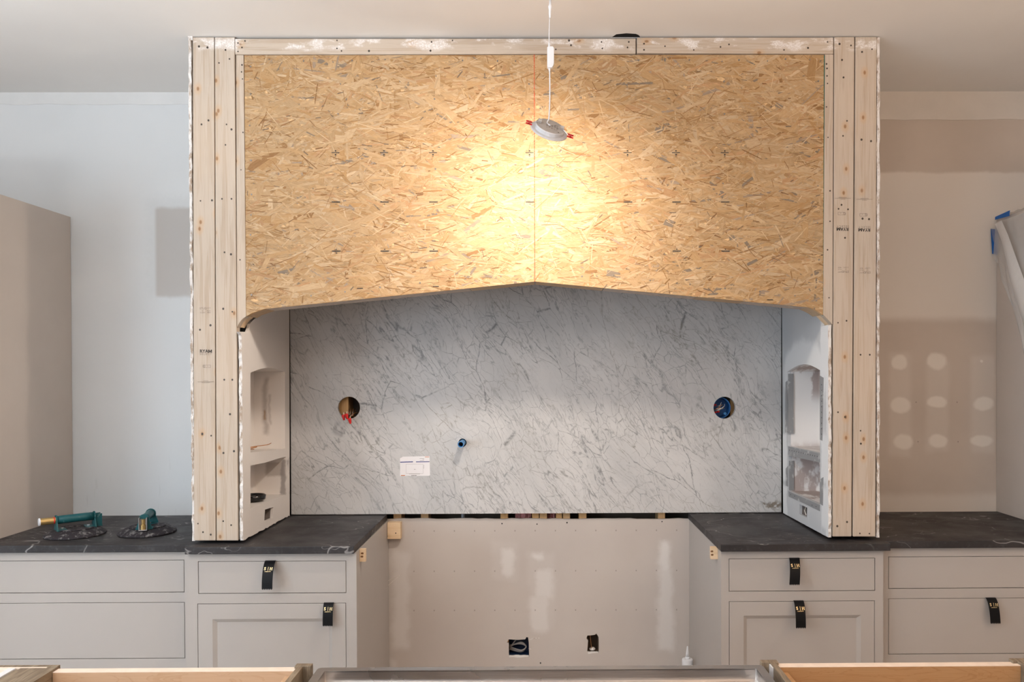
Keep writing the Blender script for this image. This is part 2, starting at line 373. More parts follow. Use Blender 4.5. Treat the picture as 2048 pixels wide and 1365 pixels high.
def mat_cheek_left():
    t = NT('plaster_cheek_painted', .8, spec=.25); p = t.pos(); X, Y, Z = t.sep(p); wx, wy, wz = t.wob(p, .02, 12)
    col = t.mix(t.ss(t.noise(p, 3, 4), .3, .7), (.78, .725, .685), (.83, .78, .74))
    def at(px, py, d): return atY(px, py, d)
    j = -.112
    a, b = at(526, 870, j), at(535, 757, j); s1 = t.box(wx, wz, a.x, b.x, a.z, b.z, .012)
    a, b = at(538, 850, j), at(541, 790, j); s2 = t.box(wx, wz, a.x, b.x, a.z, b.z, .008)
    jam = t.ss(Y, -.14, -.125); col = t.mix(t.ma('MULTIPLY', t.ma('MULTIPLY', t.mx(s1, s2), jam), .6), col, (.36, .31, .28))
    a, b = at(528, 842, j), at(532, 820, j); br = t.ma('MULTIPLY', t.box(wx, wz, a.x, b.x, a.z, b.z, .006), jam); col = t.mix(t.ma('MULTIPLY', br, .75), col, (.33, .19, .09))
    a, b = at(530, 955, j), at(566, 925, j); g = t.ma('MULTIPLY', t.box(wx, wz, a.x, b.x, a.z, b.z, .008), jam); col = t.mix(t.ma('MULTIPLY', g, .7), col, (.40, .35, .31))
    a, b = at(561, 990, j), at(570, 920, j); g = t.ma('MULTIPLY', t.box(wx, wz, a.x, b.x, a.z, b.z, .006), jam); col = t.mix(t.ma('MULTIPLY', g, .8), col, (.30, .27, .26))
    t.set('Base Color', col); t.bump(t.noise(p, 90, 3), .18, .001); return t.m
def mat_cheek_right(CXR):
    t = NT('plaster_cheek_primed', .8, spec=.25); p = t.pos(); X, Y, Z = t.sep(p); wx, wy, wz = t.wob(p, .035, 9); gx, gy, gz = t.wob(p, .02, 25)
    col = t.mix(t.ss(t.noise(p, 3, 4), .3, .7), (.50, .505, .52), (.55, .55, .56))
    mud = (.74, .735, .74)
    def Q(px, py): return yz(px, py, CXR)
    ar = Q(1607, 745); arch = t.ma('MULTIPLY', t.ell(wy, wz, ar[0], ar[1]-.02, .285, .17, .12), t.ss(wz, ar[1]-.16, ar[1]-.13))
    a = Q(1575, 800); left = t.ma('MULTIPLY', t.ss(wy, a[0], a[0]+.02), t.ma('MAXIMUM', t.box(wy, wz, -.2, .1, Q(1570, 960)[1], Q(1570, 868)[1], .012), t.box(wy, wz, -.2, .1, Q(1570, 1030)[1], Q(1570, 972)[1], .012)))
    f0 = Q(1642, 900)[0]; fr = t.ma('MULTIPLY', t.ss(wy, f0-.01, f0+.01, 1, 0), t.mx(t.box(wy, wz, -1, 0, Q(1650, 965)[1], Q(1650, 870)[1], .02), t.box(wy, wz, -1, 0, Q(1650, 1060)[1], Q(1650, 975)[1], .02), t.box(wy, wz, -1, 0, Q(1650, 760)[1], Q(1650, 640)[1], .02)))
    edge = t.ss(gy, -.625, -.612, 1, 0)
    face = t.ss(X, CXR+.02, CXR+.012, 0, 1)
    m = t.ma('MULTIPLY', t.mx(arch, left, fr, edge), t.ss(X, CXR+.016, CXR+.010))
    sm = t.ma('MULTIPLY', t.ss(t.noise(t.map(p, (1, 9, 3)), 2.2, 4, .6), .66, .70), .6)
    col = t.mix(t.ma('MULTIPLY', t.mx(m, sm), .85), col, mud)
    # inside of the niches: brown raw board with white filler
    ins = t.ss(X, CXR+.014, CXR+.018)
    inner = t.mix(t.ss(t.noise(t.map(p, (3, 1, 1.6)), 3.0, 5, .62), .46, .54), (.47, .39, .36), (.80, .765, .745))
    lowwhite = t.ss(t.ma('ABSOLUTE', t.ma('SUBTRACT', Z, 1.37)), .08, .16, 1, 0); inner = t.mix(lowwhite, inner, (.80, .76, .735))
    col = t.mix(ins, col, inner)
    t.set('Base Color', col); t.bump(t.noise(p, 90, 3), .2, .001); return t.m
def mat_torn():
    t = NT('torn_plaster_edge', .9, spec=.1); p = t.pos()
    f = t.noise(t.map(p, (1, 1, .35)), 60, 5, .7)
    t.set('Base Color', t.mix(t.ss(f, .44, .62), (.76, .725, .70), (.40, .31, .24))); t.bump(f, .8, .004); return t.m
def mat_maple(name, a, b):
    t = NT(name, .45, spec=.4); p = t.pos()
    f = t.noise(t.map(p, (1.2, 1, 6)), 2.2, 4, .55, 1.6); r = t.ma('FRACT', t.ma('MULTIPLY', f, 7.))
    col = t.mix(t.ss(r, .0, .25, .5, 0), a, b); col = t.mix(t.ss(t.noise(t.map(p, (1, 1, 40)), 12, 2), .4, .7, 0, .25), col, b)
    t.set('Base Color', col); return t.m
def mat_walnut():
    t = NT('walnut_grey_brown', .5, spec=.35); o = t.pos()
    f = t.noise(t.map(o, (18, 1.6, 2.2)), 8, 4, .6, .6)
    t.set('Base Color', t.mix(t.ss(f, .35, .68), (.17, .125, .085), (.30, .235, .165))); return t.m
def mat_steel():
    t = NT('brushed_stainless', .28, metal=1.); p = t.pos()
    f = t.noise(t.map(p, (1.5, 60, 60)), 6, 3)
    t.set('Base Color', t.mix(t.ss(f, .3, .7), (.60, .565, .545), (.68, .645, .62))); t.set('Roughness', t.ss(t.noise(p, 5, 4), .35, .65, .22, .36)); return t.m
def mat_sheet(a=.40):
    t = NT('plastic_film_translucent', .35, spec=.5)
    t.set('Base Color', (.80, .77, .74)); t.set('Alpha', a); t.set('Transmission Weight', 0.); t.set('Roughness', .4)
    nz = t.noise(t.map(t.pos(), (1, 3, 1)), 9, 4); t.bump(nz, .5, .01); return t.m
def mat_rubber():
    t = NT('dusty_black_rubber', .7, spec=.3); p = t.obj()
    t.set('Base Color', t.mix(t.ss(t.noise(p, 38, 5, .7), .50, .68, 0, .6), (.022, .018, .022), (.36, .34, .33))); return t.m
def mat_teal():
    t = NT('scuffed_teal_metal', .45, spec=.4); p = t.obj()
    t.set('Base Color', t.mix(t.ss(t.noise(p, 45, 5, .7), .60, .72, 0, .5), (.008, .085, .095), (.42, .46, .46))); return t.m
def mat_bead():
    t = NT('galvanised_corner_bead', .55, metal=.25); p = t.pos()
    t.set('Base Color', t.mix(t.ss(t.noise(p, 22, 4, .6), .54, .66), (.30, .30, .305), (.52, .52, .52))); return t.m

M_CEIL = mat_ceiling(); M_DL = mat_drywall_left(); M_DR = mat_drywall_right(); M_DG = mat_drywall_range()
M_SMZ = (atY(900, 97, -.645).z, atY(900, 78, -.645).z)
M_PZ = mat_pine('pine_stud', 'Z', smear=M_SMZ); M_PX = mat_pine('pine_header', 'X', smear=M_SMZ)
M_RIB = mat_pine('pine_offcut', 'X', (.50, .36, .23), (.38, .25, .14)); M_BLK = mat_pine('pine_block', 'X', (.78, .58, .38), (.70, .48, .28))
M_OLD = mat_pine('framing_lumber_amber', 'Z', (.60, .36, .16), (.48, .26, .10))
M_STRAND = mat_strand(); M_OSB = plain('osb_core', (.62, .40, .20), .7, var=.2, scale=60)
M_MARBLE = mat_marble(); M_SOAP = mat_soapstone()
M_TORN = mat_torn(); M_WALNUT = mat_walnut(); M_STEEL = mat_steel(); M_SHEET = mat_sheet()
M_MAPLE = mat_maple('maple_ply', (.56, .37, .235), (.46, .28, .155)); M_MAPEDGE = plain('maple_pale_edge', (.80, .66, .55), .5)
M_CAB = plain('cabinet_paint_greige', (.43, .395, .37), .42, spec=.4, var=.012, scale=3)
M_CABR = M_CAB
M_GAP = plain('dark_gap', (.012, .010, .009), .9)  # near-black that stands in for shade in gaps; toe kick shares it
M_TALL = plain('tall_cabinet_panel_taupe', (.60, .52, .455), .5, var=.02, scale=4)
M_RIBBON = plain('black_satin_ribbon', (.004, .004, .005), .5, spec=.18); M_GOLD = plain('gold_foil', (.85, .66, .36), .3, metal=.6)
M_INK = plain('black_ink', (.045, .038, .034), .8); M_INKL = plain('faded_ink', (.20, .16, .135), .8)
M_SCREW = plain('dark_screw_head', (.07, .055, .045), .5, metal=.4); M_SCREWL = plain('grey_screw_head', (.24, .22, .20), .4, metal=.6)
M_WHITE = plain('white_plastic', (.74, .74, .76), .4, var=.02); M_GREYM = plain('lamp_back_grey', (.42, .385, .36), .6); M_WHITEM = plain('lamp_white_metal', (.60, .60, .62), .4)
M_RED = plain('red_plastic', (.62, .02, .02), .35); M_BLUE = plain('blue_box_plastic', (.010, .10, .30), .45); M_PIPE = plain('blue_pipe', (.06, .24, .52), .4)
M_DARK = plain('matt_black', (.006, .006, .007), .6); M_PAPER = plain('white_paper', (.80, .76, .76), .6, var=.01)
M_NAVY = plain('navy_print', (.03, .04, .20), .6); M_ORANGE = plain('orange_print', (.62, .18, .03), .6)
M_COPPER = plain('copper_wire', (.62, .30, .14), .35, metal=.7); M_WIREW = plain('pale_wire', (.72, .66, .60), .4); M_WIREG = plain('grey_wire', (.26, .24, .23), .5)
M_BRASS = plain('brass', (.58, .40, .16), .35, metal=.8); M_CHROME = plain('bright_steel', (.62, .62, .63), .3, metal=.9)
M_RUBBER = mat_rubber(); M_TEAL = mat_teal(); M_BEAD = mat_bead(); M_TAPE = plain('blue_masking_tape', (.010, .13, .46), .6, var=.08)
M_REDLINE = plain('dull_red', (.62, .10, .045), .9, var=.3, scale=300); M_GREEN = plain('green_edge_paint', (.012, .10, .07), .7)
M_PINK = plain('pink_insulation', (.62, .26, .24), .95, var=.25, scale=80); M_FLOOR = plain('subfloor_pale', (.54, .48, .43), .8)
M_SHELL = plain('room_paint', (.66, .62, .58), .8, var=.02)
M_CAVITY = plain('cavity_sheathing', (.10, .075, .055), .9)
t = NT('lamp_diffuser', .5); t.set('Emission Color', (1, .80, .56)); t.set('Emission Strength', 0.); M_DIFF = t.m

# ------------------------------------------------------------------ room shell
S = dict(kind='structure')
HY = -.645                                        # front face of the hood framing
gapL, gapR = atY(1222, 70, HY).x, atY(1283, 70, HY).x
hole = [(gapL, HY+.02), (gapL+.02, HY-.016), (gapL+.06, HY-.026), (gapL+.10, HY-.020), (gapR-.03, HY-.024), (gapR-.012, HY-.008), (gapR, HY+.02)]
mk('ceiling', prism(rect(-ROOM_X, ROOM_X, ROOM_Y, .2), 'Z', CEIL, CEIL+.003, [hole]), M_CEIL, **S)
mk('ceiling_void_shade', box(gapL-.1, gapR+.1, HY-.1, HY+.1, CEIL+.0031, CEIL+.03), M_GAP, **S)  # near-black slab above the ceiling hole, standing in for its shade
mk('floor', box(-ROOM_X, ROOM_X, ROOM_Y, .2, -.05, 0), M_FLOOR, **S)
mk('wall_left', prism(rect(ROOM_Y, .2, 0, CEIL), 'X', -ROOM_X-.1, -ROOM_X, [rect(-5.8, -3.4, .6, 2.4)]), M_SHELL, **S)
mk('wall_right', box(ROOM_X, ROOM_X+.1, ROOM_Y, .2, 0, CEIL), M_SHELL, **S)
mk('wall_front', prism(rect(-ROOM_X, ROOM_X, 0, CEIL), 'Y', ROOM_Y-.1, ROOM_Y, [rect(-3.4, -1.2, .7, 2.4)]), M_SHELL, **S)
wall = mk('wall_back', box(-ROOM_X, ROOM_X, .115, .135, 0, CEIL), M_CAVITY, **S)
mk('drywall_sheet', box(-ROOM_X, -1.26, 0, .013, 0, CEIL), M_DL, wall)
mk('drywall_sheet', box(1.24, ROOM_X, 0, .013, 0, CEIL), M_DR, wall)
# lower sheet behind the range opening: ragged top edge and two ragged outlet holes
def pxpoly(pts, off, sc, Y): return [xz(off[0]+a/sc, off[1]+b/sc, Y) for a, b in pts]
h1 = pxpoly([(165, 275), (128, 330), (165, 355), (163, 480), (168, 615), (250, 608), (350, 622), (450, 610), (543, 600), (540, 470), (535, 330), (528, 285), (520, 240), (495, 232), (470, 275), (330, 285)], (1000, 1250), 9.309, 0)
h2 = pxpoly([(1628, 205), (1606, 255), (1640, 300), (1632, 400), (1625, 490), (1640, 555), (1730, 535), (1838, 530), (1842, 420), (1838, 240), (1795, 168), (1762, 192), (1700, 200)], (1000, 1250), 9.309, 0)
topz = atY(1075, 1038, 0).z
rng = random.Random(3)
ol = [(-1.25, 0), (1.23, 0), (1.23, topz)]+[(1.23-2.48*i/60+rng.uniform(-.01, .01), atY(1075+500*(.5-i/60)*2, 1038+rng.uniform(-.7, .9), 0).z) for i in range(1, 60)]+[(-1.25, topz)]
mk('drywall_sheet', prism(ol, 'Y', 0, .013, [h1, h2]), M_DG, wall)
mk('drywall_sheet', box(-1.26, 1.24, 0, .013, 2.25, CEIL), M_DL, wall)
# framing that shows in the slot under the marble and in the round holes
for x0, x1 in ((787, 803), (842, 857), (1001, 1016), (1064, 1078), (1079.5, 1094), (1112, 1124), (1126, 1140), (1158, 1173), (1316, 1330)):
    a, b = atY(x0, 1033, .016).x, atY(x1, 1033, .016).x
    mk('stud', box(a, b, .0135, .113, .03, 2.24), M_OLD, wall, bevel=.001, seg=1)
a, b = atY(672, 815, .016).x, atY(697, 815, .016).x
mk('stud', box(a, b, .012, .113, .03, 2.24), M_OLD, wall)
a, b = atY(1462, 815, .016).x, atY(1480, 815, .016).x
mk('stud', box(a, b, .03, .113, .03, 2.24), M_OLD, wall)
for x0, x1 in ((1030, 1062), (1095, 1111)):
    a, b = atY(x0, 1033, .03).x, atY(x1, 1033, .03).x
    v, f = [], []
    rr = random.Random(int(x0)); n = 12
    for i in range(n+1):
        for k in range(n+1): v.append((a+(b-a)*i/n, .05+rr.uniform(-.018, .018), .72+.30*k/n))
    for i in range(n):
        for k in range(n): f.append((i*(n+1)+k, (i+1)*(n+1)+k, (i+1)*(n+1)+k+1, i*(n+1)+k+1))
    mk('insulation_batt', (v, f), M_PINK, wall, smooth=True, recalc=False, label='pink fibre insulation between studs')
pc = atY(926, 1033, .06)
mk('pipe', tube([(pc.x, .06, .7), (pc.x, .06, 1.1)], .009, 12), plain('grey_pipe', (.42, .43, .46), .4), wall)
# little crosses printed on the raw sheets, and the nail heads
mb = MB()
def cross(px, py, Y, s=.0045, w=.0007):
    p = atY(px, py, Y)
    for a in (.9, -.9):
        d = Vector((math.cos(a), 0, math.sin(a))); q = Vector((-math.sin(a), 0, math.cos(a)))
        c = Vector((p.x, Y-.0006, p.z)); mb.add(([c-d*s-q*w, c+d*s-q*w, c+d*s+q*w, c-d*s+q*w], [(0, 1, 2, 3)]))
for j, y in enumerate((1063, 1143.5, 1222)):
    for i in range(14):
        x = 828+i*40.4
        if abs(x-802) > 20 and not (j == 1 and abs(x-1014) < 22): cross(x, y-(i*.14), 0)
for x, y in ((1832, 805), (1914, 805), (1836, 884), (1916, 884)): cross(x, y, 0)
mk('printed_cross', mb, M_INKL, wall, kind='stuff', recalc=False)
mk('screw_heads', disc_heads([atY(x, y, 0) for x, y in ((1004, 1048), (1074, 1049), (1134, 1046), (1324, 1044), (1081, 1327))], .0042, .0006), M_DARK, wall, kind='stuff')
# scribbled lines and torn paper next to the outlet holes
mb = MB()
for pl in ([(1058, 1281), (1066, 1278), (1079, 1277)], [(1057, 1298), (1062, 1299)]):
    mb.add(tube([atY(x, y, -.001) for x, y in pl], .0012, 5))
mk('torn_paper', mb, M_TORN, wall, kind='stuff')
# taping bands at the top of the wall
def band(name, x0, x1, y0, y1, mat, th, seed):
    r = random.Random(seed); n = 40; top = [(x1, atY((x0+x1)/2, y0, 0).z)]
    A, B = atY(x0, y1, 0), atY(x1, y1, 0); zt = CEIL
    o = [(B.x, zt), (A.x, zt)]+[(A.x+(B.x-A.x)*i/n, A.z+(B.z-A.z)*i/n+r.uniform(-.003, .003)) for i in range(n+1)]
    return mk(name, prism(o, 'Y', -th, 0), mat, **S)
band('trim_1', -420, 520, 209, 209, plain('taping_mud_white', (.70, .69, .68), .8, var=.03, scale=5), .004, 1)
band('trim_2', 1640, 2600, 240, 240, plain('taping_mud_cream', (.66, .60, .54), .8, var=.03, scale=5), .004, 2)

# ------------------------------------------------------------------ hood surround
hood = thing('hood_surround', 'tall pine-framed range hood surround faced with strand board, standing between the dark worktops', 'hood surround', (0, HY, .925))
ZB = atY(430, 1082, HY).z; ZT = CEIL-.004
def board(name, poly, y0, y1, mat, bevel=.0025, **k): return mk(name, prism(poly, 'Y', y0, y1), mat, hood, bevel=bevel, **k)
def quadpx(a, b, c, d, Y=HY): return [xz(*a, Y), xz(*b, Y), xz(*c, Y), xz(*d, Y)]
def zfix(p, z0=None, z1=None):
    q = list(p)
    if z0 is not None: q[0] = (q[0][0], z0); q[1] = (q[1][0], z0)
    if z1 is not None: q[2] = (q[2][0], z1); q[3] = (q[3][0], z1)
    return q
SH = HY+.038
stud_px = [((388, 1082), (431, 1082), (428, 72), (385.5, 72)), ((433, 1082), (476, 1082), (469, 72), (429.5, 72)),
           ((1665.5, 1074), (1703, 1074), (1709, 72), (1668.5, 72)), ((1706, 1074), (1751, 1074), (1753.5, 72), (1711, 72))]
studs = [board('stud', zfix(quadpx(*q), None, ZT), HY, SH, M_PZ) for q in stud_px]
hdrL = board('header', zfix(quadpx((470, 109), (1271.5, 107.5), (1271.5, 75), (470, 75)), None, ZT-.006), HY, SH, M_PX)
hdrR = board('header', zfix(quadpx((1273.5, 106.5), (1666.5, 108), (1666.5, 75), (1273.5, 75)), None, ZT-.003), HY-.002, SH, M_PX)
curveL = [(474, 655), (476.5, 650), (481, 643), (486, 637.5), (492, 633.5)]
nl = [xz(*p, HY) for p in curveL]+[xz(487, 110, HY), xz(472, 110, HY)]
nailL = board('nailer_strip', nl, HY, SH, M_PZ, .0015)
curveR = [(1665, 649.5), (1659, 643), (1654, 638), (1649.5, 633), (1646.5, 630)]
nr = [xz(*p, HY) for p in reversed(curveR)]+[xz(1666, 649, HY), xz(1666.5, 109, HY), xz(1649.5, 109, HY)]
nr = [xz(1646.5, 630, HY), xz(1649.5, 633, HY), xz(1654, 638, HY), xz(1659, 643, HY), xz(1665, 649.5, HY), xz(1666.5, 109, HY), xz(1650, 109, HY)]
nailR = board('nailer_strip', nr, HY, SH, M_PZ, .0015)
mk('green_edge', prism([xz(1646.5, 631, HY), xz(1648, 631, HY), xz(1650, 111, HY), xz(1648.3, 111, HY)], 'Y', HY+.001, HY+.012), M_GREEN, hood, label='dark green painted edge of the sheathing')
# strand board panel (arched bottom with a shallow point) and its strands
botL = [(493, 633), (503, 627), (516, 622.5), (530, 618)]; apex = (1070, 563.5); botR = [(1618, 615), (1630, 620), (1638, 624.5), (1646, 630.5)]
osb_px = botL+[apex]+botR+[(1648, 110), (489, 111)]
OY = HY+.004
osb_poly = [xz(*p, OY) for p in osb_px]
osb = board('strand_board', osb_poly, OY, OY+.014, M_OSB, 0)
def clip(poly, a, b):              # keep the left side of a->b
    out = []
    for i in range(len(poly)):
        p, q = poly[i], poly[(i+1) % len(poly)]
        s = lambda w: (b[0]-a[0])*(w[1]-a[1])-(b[1]-a[1])*(w[0]-a[0])
        sp, sq = s(p), s(q)
        if sp >= 0: out.append(p)
        if (sp >= 0) != (sq >= 0):
            k = sp/(sp-sq); out.append(tuple(p[i]+(q[i]-p[i])*k for i in range(len(p))))
    return out
TLp, TRp = xz(489, 111, OY), xz(1648, 110, OY); AP = xz(*apex, OY)
BL = [xz(*p, OY) for p in botL]; BR = [xz(*p, OY) for p in botR]
XM = AP[0]
sv, sf, scol, suv = [], [], [], []
PAL = [((.70, .475, .255), 12), ((.735, .51, .285), 14), ((.675, .44, .22), 10), ((.765, .555, .335), 8), ((.61, .375, .17), 3), ((.68, .415, .215), 4), ((.80, .60, .385), 4), ((.46, .255, .105), 1.2), ((.36, .29, .22), 1.0), ((.50, .39, .29), 1.0)]
cols = [c for c, w_ in PAL for _ in range(int(w_*10))]
rs = random.Random(11)
x0, x1, z0, z1 = BL[0][0], BR[-1][0], BL[0][1], TLp[1]
NS = 15000
for i in range(NS):
    k = i/NS
    cx, cz = rs.uniform(x0-.03, x1+.03), rs.uniform(z0-.03, z1+.03)
    L = rs.choice((rs.uniform(.05, .11), rs.uniform(.08, .18), rs.uniform(.03, .08))); wd = rs.choice((rs.uniform(.003, .008), rs.uniform(.005, .013), rs.uniform(.010, .024)))
    if k > .7: L *= .85; wd *= .6
    if rs.random() < .03: L *= 1.3; wd = rs.uniform(.022, .034)
    if k > .86: wd = rs.uniform(.0010, .0032); L = rs.uniform(.02, .09)
    ang = rs.gauss(0, .42) if rs.random() < .8 else rs.uniform(-PI/2, PI/2)
    c = rs.choice(cols)
    if k < .4: c = tuple(q*.92 for q in c)
    j = rs.uniform(.60, .73); c = (min(.9, c[0]*j*1.01), c[1]*j*.97, c[2]*j*.93)
    if k > .86: c = rs.choice(((.64, .46, .28), (.60, .42, .24), (.34, .18, .07), (.56, .38, .20), (.26, .13, .05), (.50, .31, .15)))
    if k > .98: c = rs.choice(((.22, .11, .045), (.30, .16, .06), (.20, .145, .10))); wd = rs.uniform(.0015, .005); L = rs.uniform(.008, .035)
    ca, sa = math.cos(ang), math.sin(ang); e = lambda: rs.uniform(-.12, .12)*L
    loc = [(-L/2+e()*.6, -wd/2), (L/2+e()*.6, -wd/2*rs.uniform(.7, 1)), (L/2+e()*.3, 0), (L/2+e(), wd/2*rs.uniform(.8, 1)), (-L/2+e(), wd/2), (-L/2+e()*.5, .1*wd)]
    ru, rv = rs.uniform(0, 50), rs.uniform(0, 50)
    y = OY-.0002-.0026*k
    ty, tx = rs.gauss(0, .012), rs.gauss(0, .03)
    poly = [(cx+u*ca-v*sa, cz+u*sa+v*ca, ru+u*22, rv+v*22, y+u*ty*.3+v*tx*.3) for u, v in loc]
    poly = clip(poly, TRp, TLp)
    if len(poly) > 2: poly = clip(poly, TLp, BL[0])
    if len(poly) > 2: poly = clip(poly, BR[-1], TRp)
    segs = list(zip(BL[:-1], BL[1:]))+[(BL[-1], AP)] if cx < XM else [(AP, BR[0])]+list(zip(BR[:-1], BR[1:]))
    for a, b in segs:
        if len(poly) < 3: break
        if a[0] <= cx <= b[0] or (a == BL[0] and cx < a[0]) or (b == BR[-1] and cx > b[0]): poly = clip(poly, a, b)
    if len(poly) < 3: continue
    o = len(sv); sv += [(p[0], p[4], p[1]) for p in poly]; sf.append(tuple(range(o, o+len(poly))))
    scol += [(*c, 1)]*len(poly); suv += [(p[2], p[3]) for p in poly]
me = bpy.data.meshes.new('wood_strands'); hb = BASE['hood_surround']
me.from_pydata([tuple(Vector(p)-hb) for p in sv], [], sf)
ca_ = me.color_attributes.new('Col', 'FLOAT_COLOR', 'CORNER'); ca_.data.foreach_set('color', [q for c in scol for q in c])
ul = me.uv_layers.new(name='UVMap'); ul.data.foreach_set('uv', [q for c in suv for q in c])
me.materials.append(M_STRAND)
so = bpy.data.objects.new('wood_strands', me); COL.objects.link(so); so.parent = osb; so['kind'] = 'stuff'; BASE['wood_strands'] = hb
# printed nailing marks
mb = MB(); YP = OY-.0034
def prt(px, py, w_, h_): 
    p = atY(px, py, YP); a, b = w_*.00204/2, h_*.00204/2
    mb.add(([(p.x-a, YP, p.z-b), (p.x+a, YP, p.z-b), (p.x+a, YP, p.z+b), (p.x-a, YP, p.z+b)], [(0, 1, 2, 3)]))
XS = [671, 768, 866, 1059, 1255, 1352, 1449.5]
for i, x in enumerate(XS):
    prt(x, 305.5, 16, 1.5); prt(x, 302, 3, 2.4); prt(x, 309.5, 3, 2.6); prt(x, 312.5, 2.4, 1)
    prt(x+1, 404.3, 17, 2); prt(x+1, 408.5, 2, 1.2)
    if x < 1000 or x > 1300: prt(x+1.5, 502.5, 17, 2); prt(x+1.5, 499, 2, 2)
    if x == 671: prt(x+2, 506.5, 3, 2)
for x, y in ((872, 573), (1540, 600), (720, 577)): prt(x, y, 12, 1.5)
mk('printed_marks', mb, M_INK, osb, kind='stuff', recalc=False)
osb_scr = [(501, 133), (538, 119), (607, 122), (666, 124), (704, 121), (770, 119), (842, 117), (925, 121), (995, 122), (1031, 122), (1120, 121), (1277, 121), (1330, 121), (1379, 120), (1444, 123), (1478, 120), (1535, 122), (1571, 118), (1620, 119),
           (930, 553), (1002, 553), (1062, 553), (1164, 553), (1226, 551), (840, 566), (760, 575), (690, 584), (622, 592), (560, 600), (1300, 561), (1380, 569), (1450, 577), (1520, 583), (1590, 592), (1633, 602),
           (501, 188), (499, 251), (502, 321), (503, 389), (502, 430), (501, 470), (500, 540), (503, 590), (1637, 162), (1640, 235), (1638, 300), (1636, 372), (1635, 446), (1638, 520),
           (681, 168), (869, 198), (872, 152), (1058, 168), (1058, 218), (1448, 163), (1449, 228), (1446, 367), (871, 338), (873, 428), (1254, 170), (676, 228)]
mk('screw_heads', disc_heads([atY(x, y, OY-.003) for x, y in osb_scr], .0036, .0004), [M_SCREWL], osb, kind='stuff')
ch0, ch1 = atY(1068.5, 109, YP), atY(1069.5, 563, YP)
mb = MB(); n = 90; rr = random.Random(5)
for i in range(n):
    a, b = ch0.lerp(ch1, i/n), ch0.lerp(ch1, (i+rr.uniform(.82, 1.0))/n); w_ = rr.uniform(.0008, .0017)
    mb.add(([(a.x-w_, YP, a.z), (a.x+w_, YP, a.z), (b.x+w_, YP, b.z), (b.x-w_, YP, b.z)], [(0, 1, 2, 3)]))
mk('red_line', mb, M_REDLINE, osb, recalc=False, label='broken red line down the middle of the board')  # row of thin red strips laid on the board
# screws of the framing
scr = [[(398, 93), (415, 95), (403, 249), (417, 241), (401, 402), (424, 401), (400, 660), (421, 651), (404.6, 868.6), (422.4, 872), (406, 1065), (421.6, 1070), (396, 1048)],
       [(451, 100), (459, 118), (438, 126), (453, 249), (463, 259), (451, 290), (444, 398), (463, 398), (446.5, 618), (464.7, 624), (448.5, 760), (464.7, 760), (460, 829), (447, 906.6), (468, 903), (446.5, 1043), (462.4, 1051), (449, 505), (462, 509)],
       [(1679, 88), (1702, 91), (1694, 242), (1677, 418), (1696, 419), (1683, 410), (1687, 155), (1686, 272), (1676, 646), (1693, 642), (1676, 825), (1690, 834.6), (1674.6, 1053), (1694, 1044.7), (1690, 476), (1684, 120)],
       [(1724, 104), (1744, 98.5), (1723, 279.5), (1742, 282.5), (1725, 437.6), (1738, 438.6), (1721, 710), (1739.5, 710), (1721, 862), (1721.7, 888), (1719.7, 1067.6), (1738.7, 1068)]]
for s_, l in zip(studs, scr): mk('screw_heads', disc_heads([atY(x, y, HY) for x, y in l], .0044, .0006), M_SCREW, s_, kind='stuff')
mk('screw_heads', disc_heads([atY(x, y, HY) for x, y in ((490, 82), (476, 86), (484, 95), (476, 103), (674, 81), (674, 97), (683, 102), (863, 84), (905, 81), (861, 101.5), (1142, 90.6), (1203, 84), (1204.6, 97), (1257.6, 84), (1255, 95), (1111.6, 98.8), (738, 102), (1138, 81))], .0042, .0006), M_SCREW, hdrL, kind='stuff')
mk('screw_heads', disc_heads([atY(x, y, HY-.002) for x, y in ((1288, 87.5), (1288, 99.8), (1330, 92.6), (1387.5, 100), (1441, 94), (1458, 89), (1616, 96), (1568, 100), (1655, 84))], .0042, .0006), M_SCREW, hdrR, kind='stuff')
for nl_, l in ((nailL, ((484, 130), (483, 144), (485, 158), (486, 265), (482, 340), (480, 520))), (nailR, ((1653, 128), (1654, 137), (1654, 152), (1655, 167), (1653, 214), (1656, 275), (1660, 382), (1660, 443), (1655, 500), (1658, 596)))):
    mk('screw_heads', disc_heads([atY(x, y, HY) for x, y in l], .0034, .0006), M_SCREW, nl_, kind='stuff')
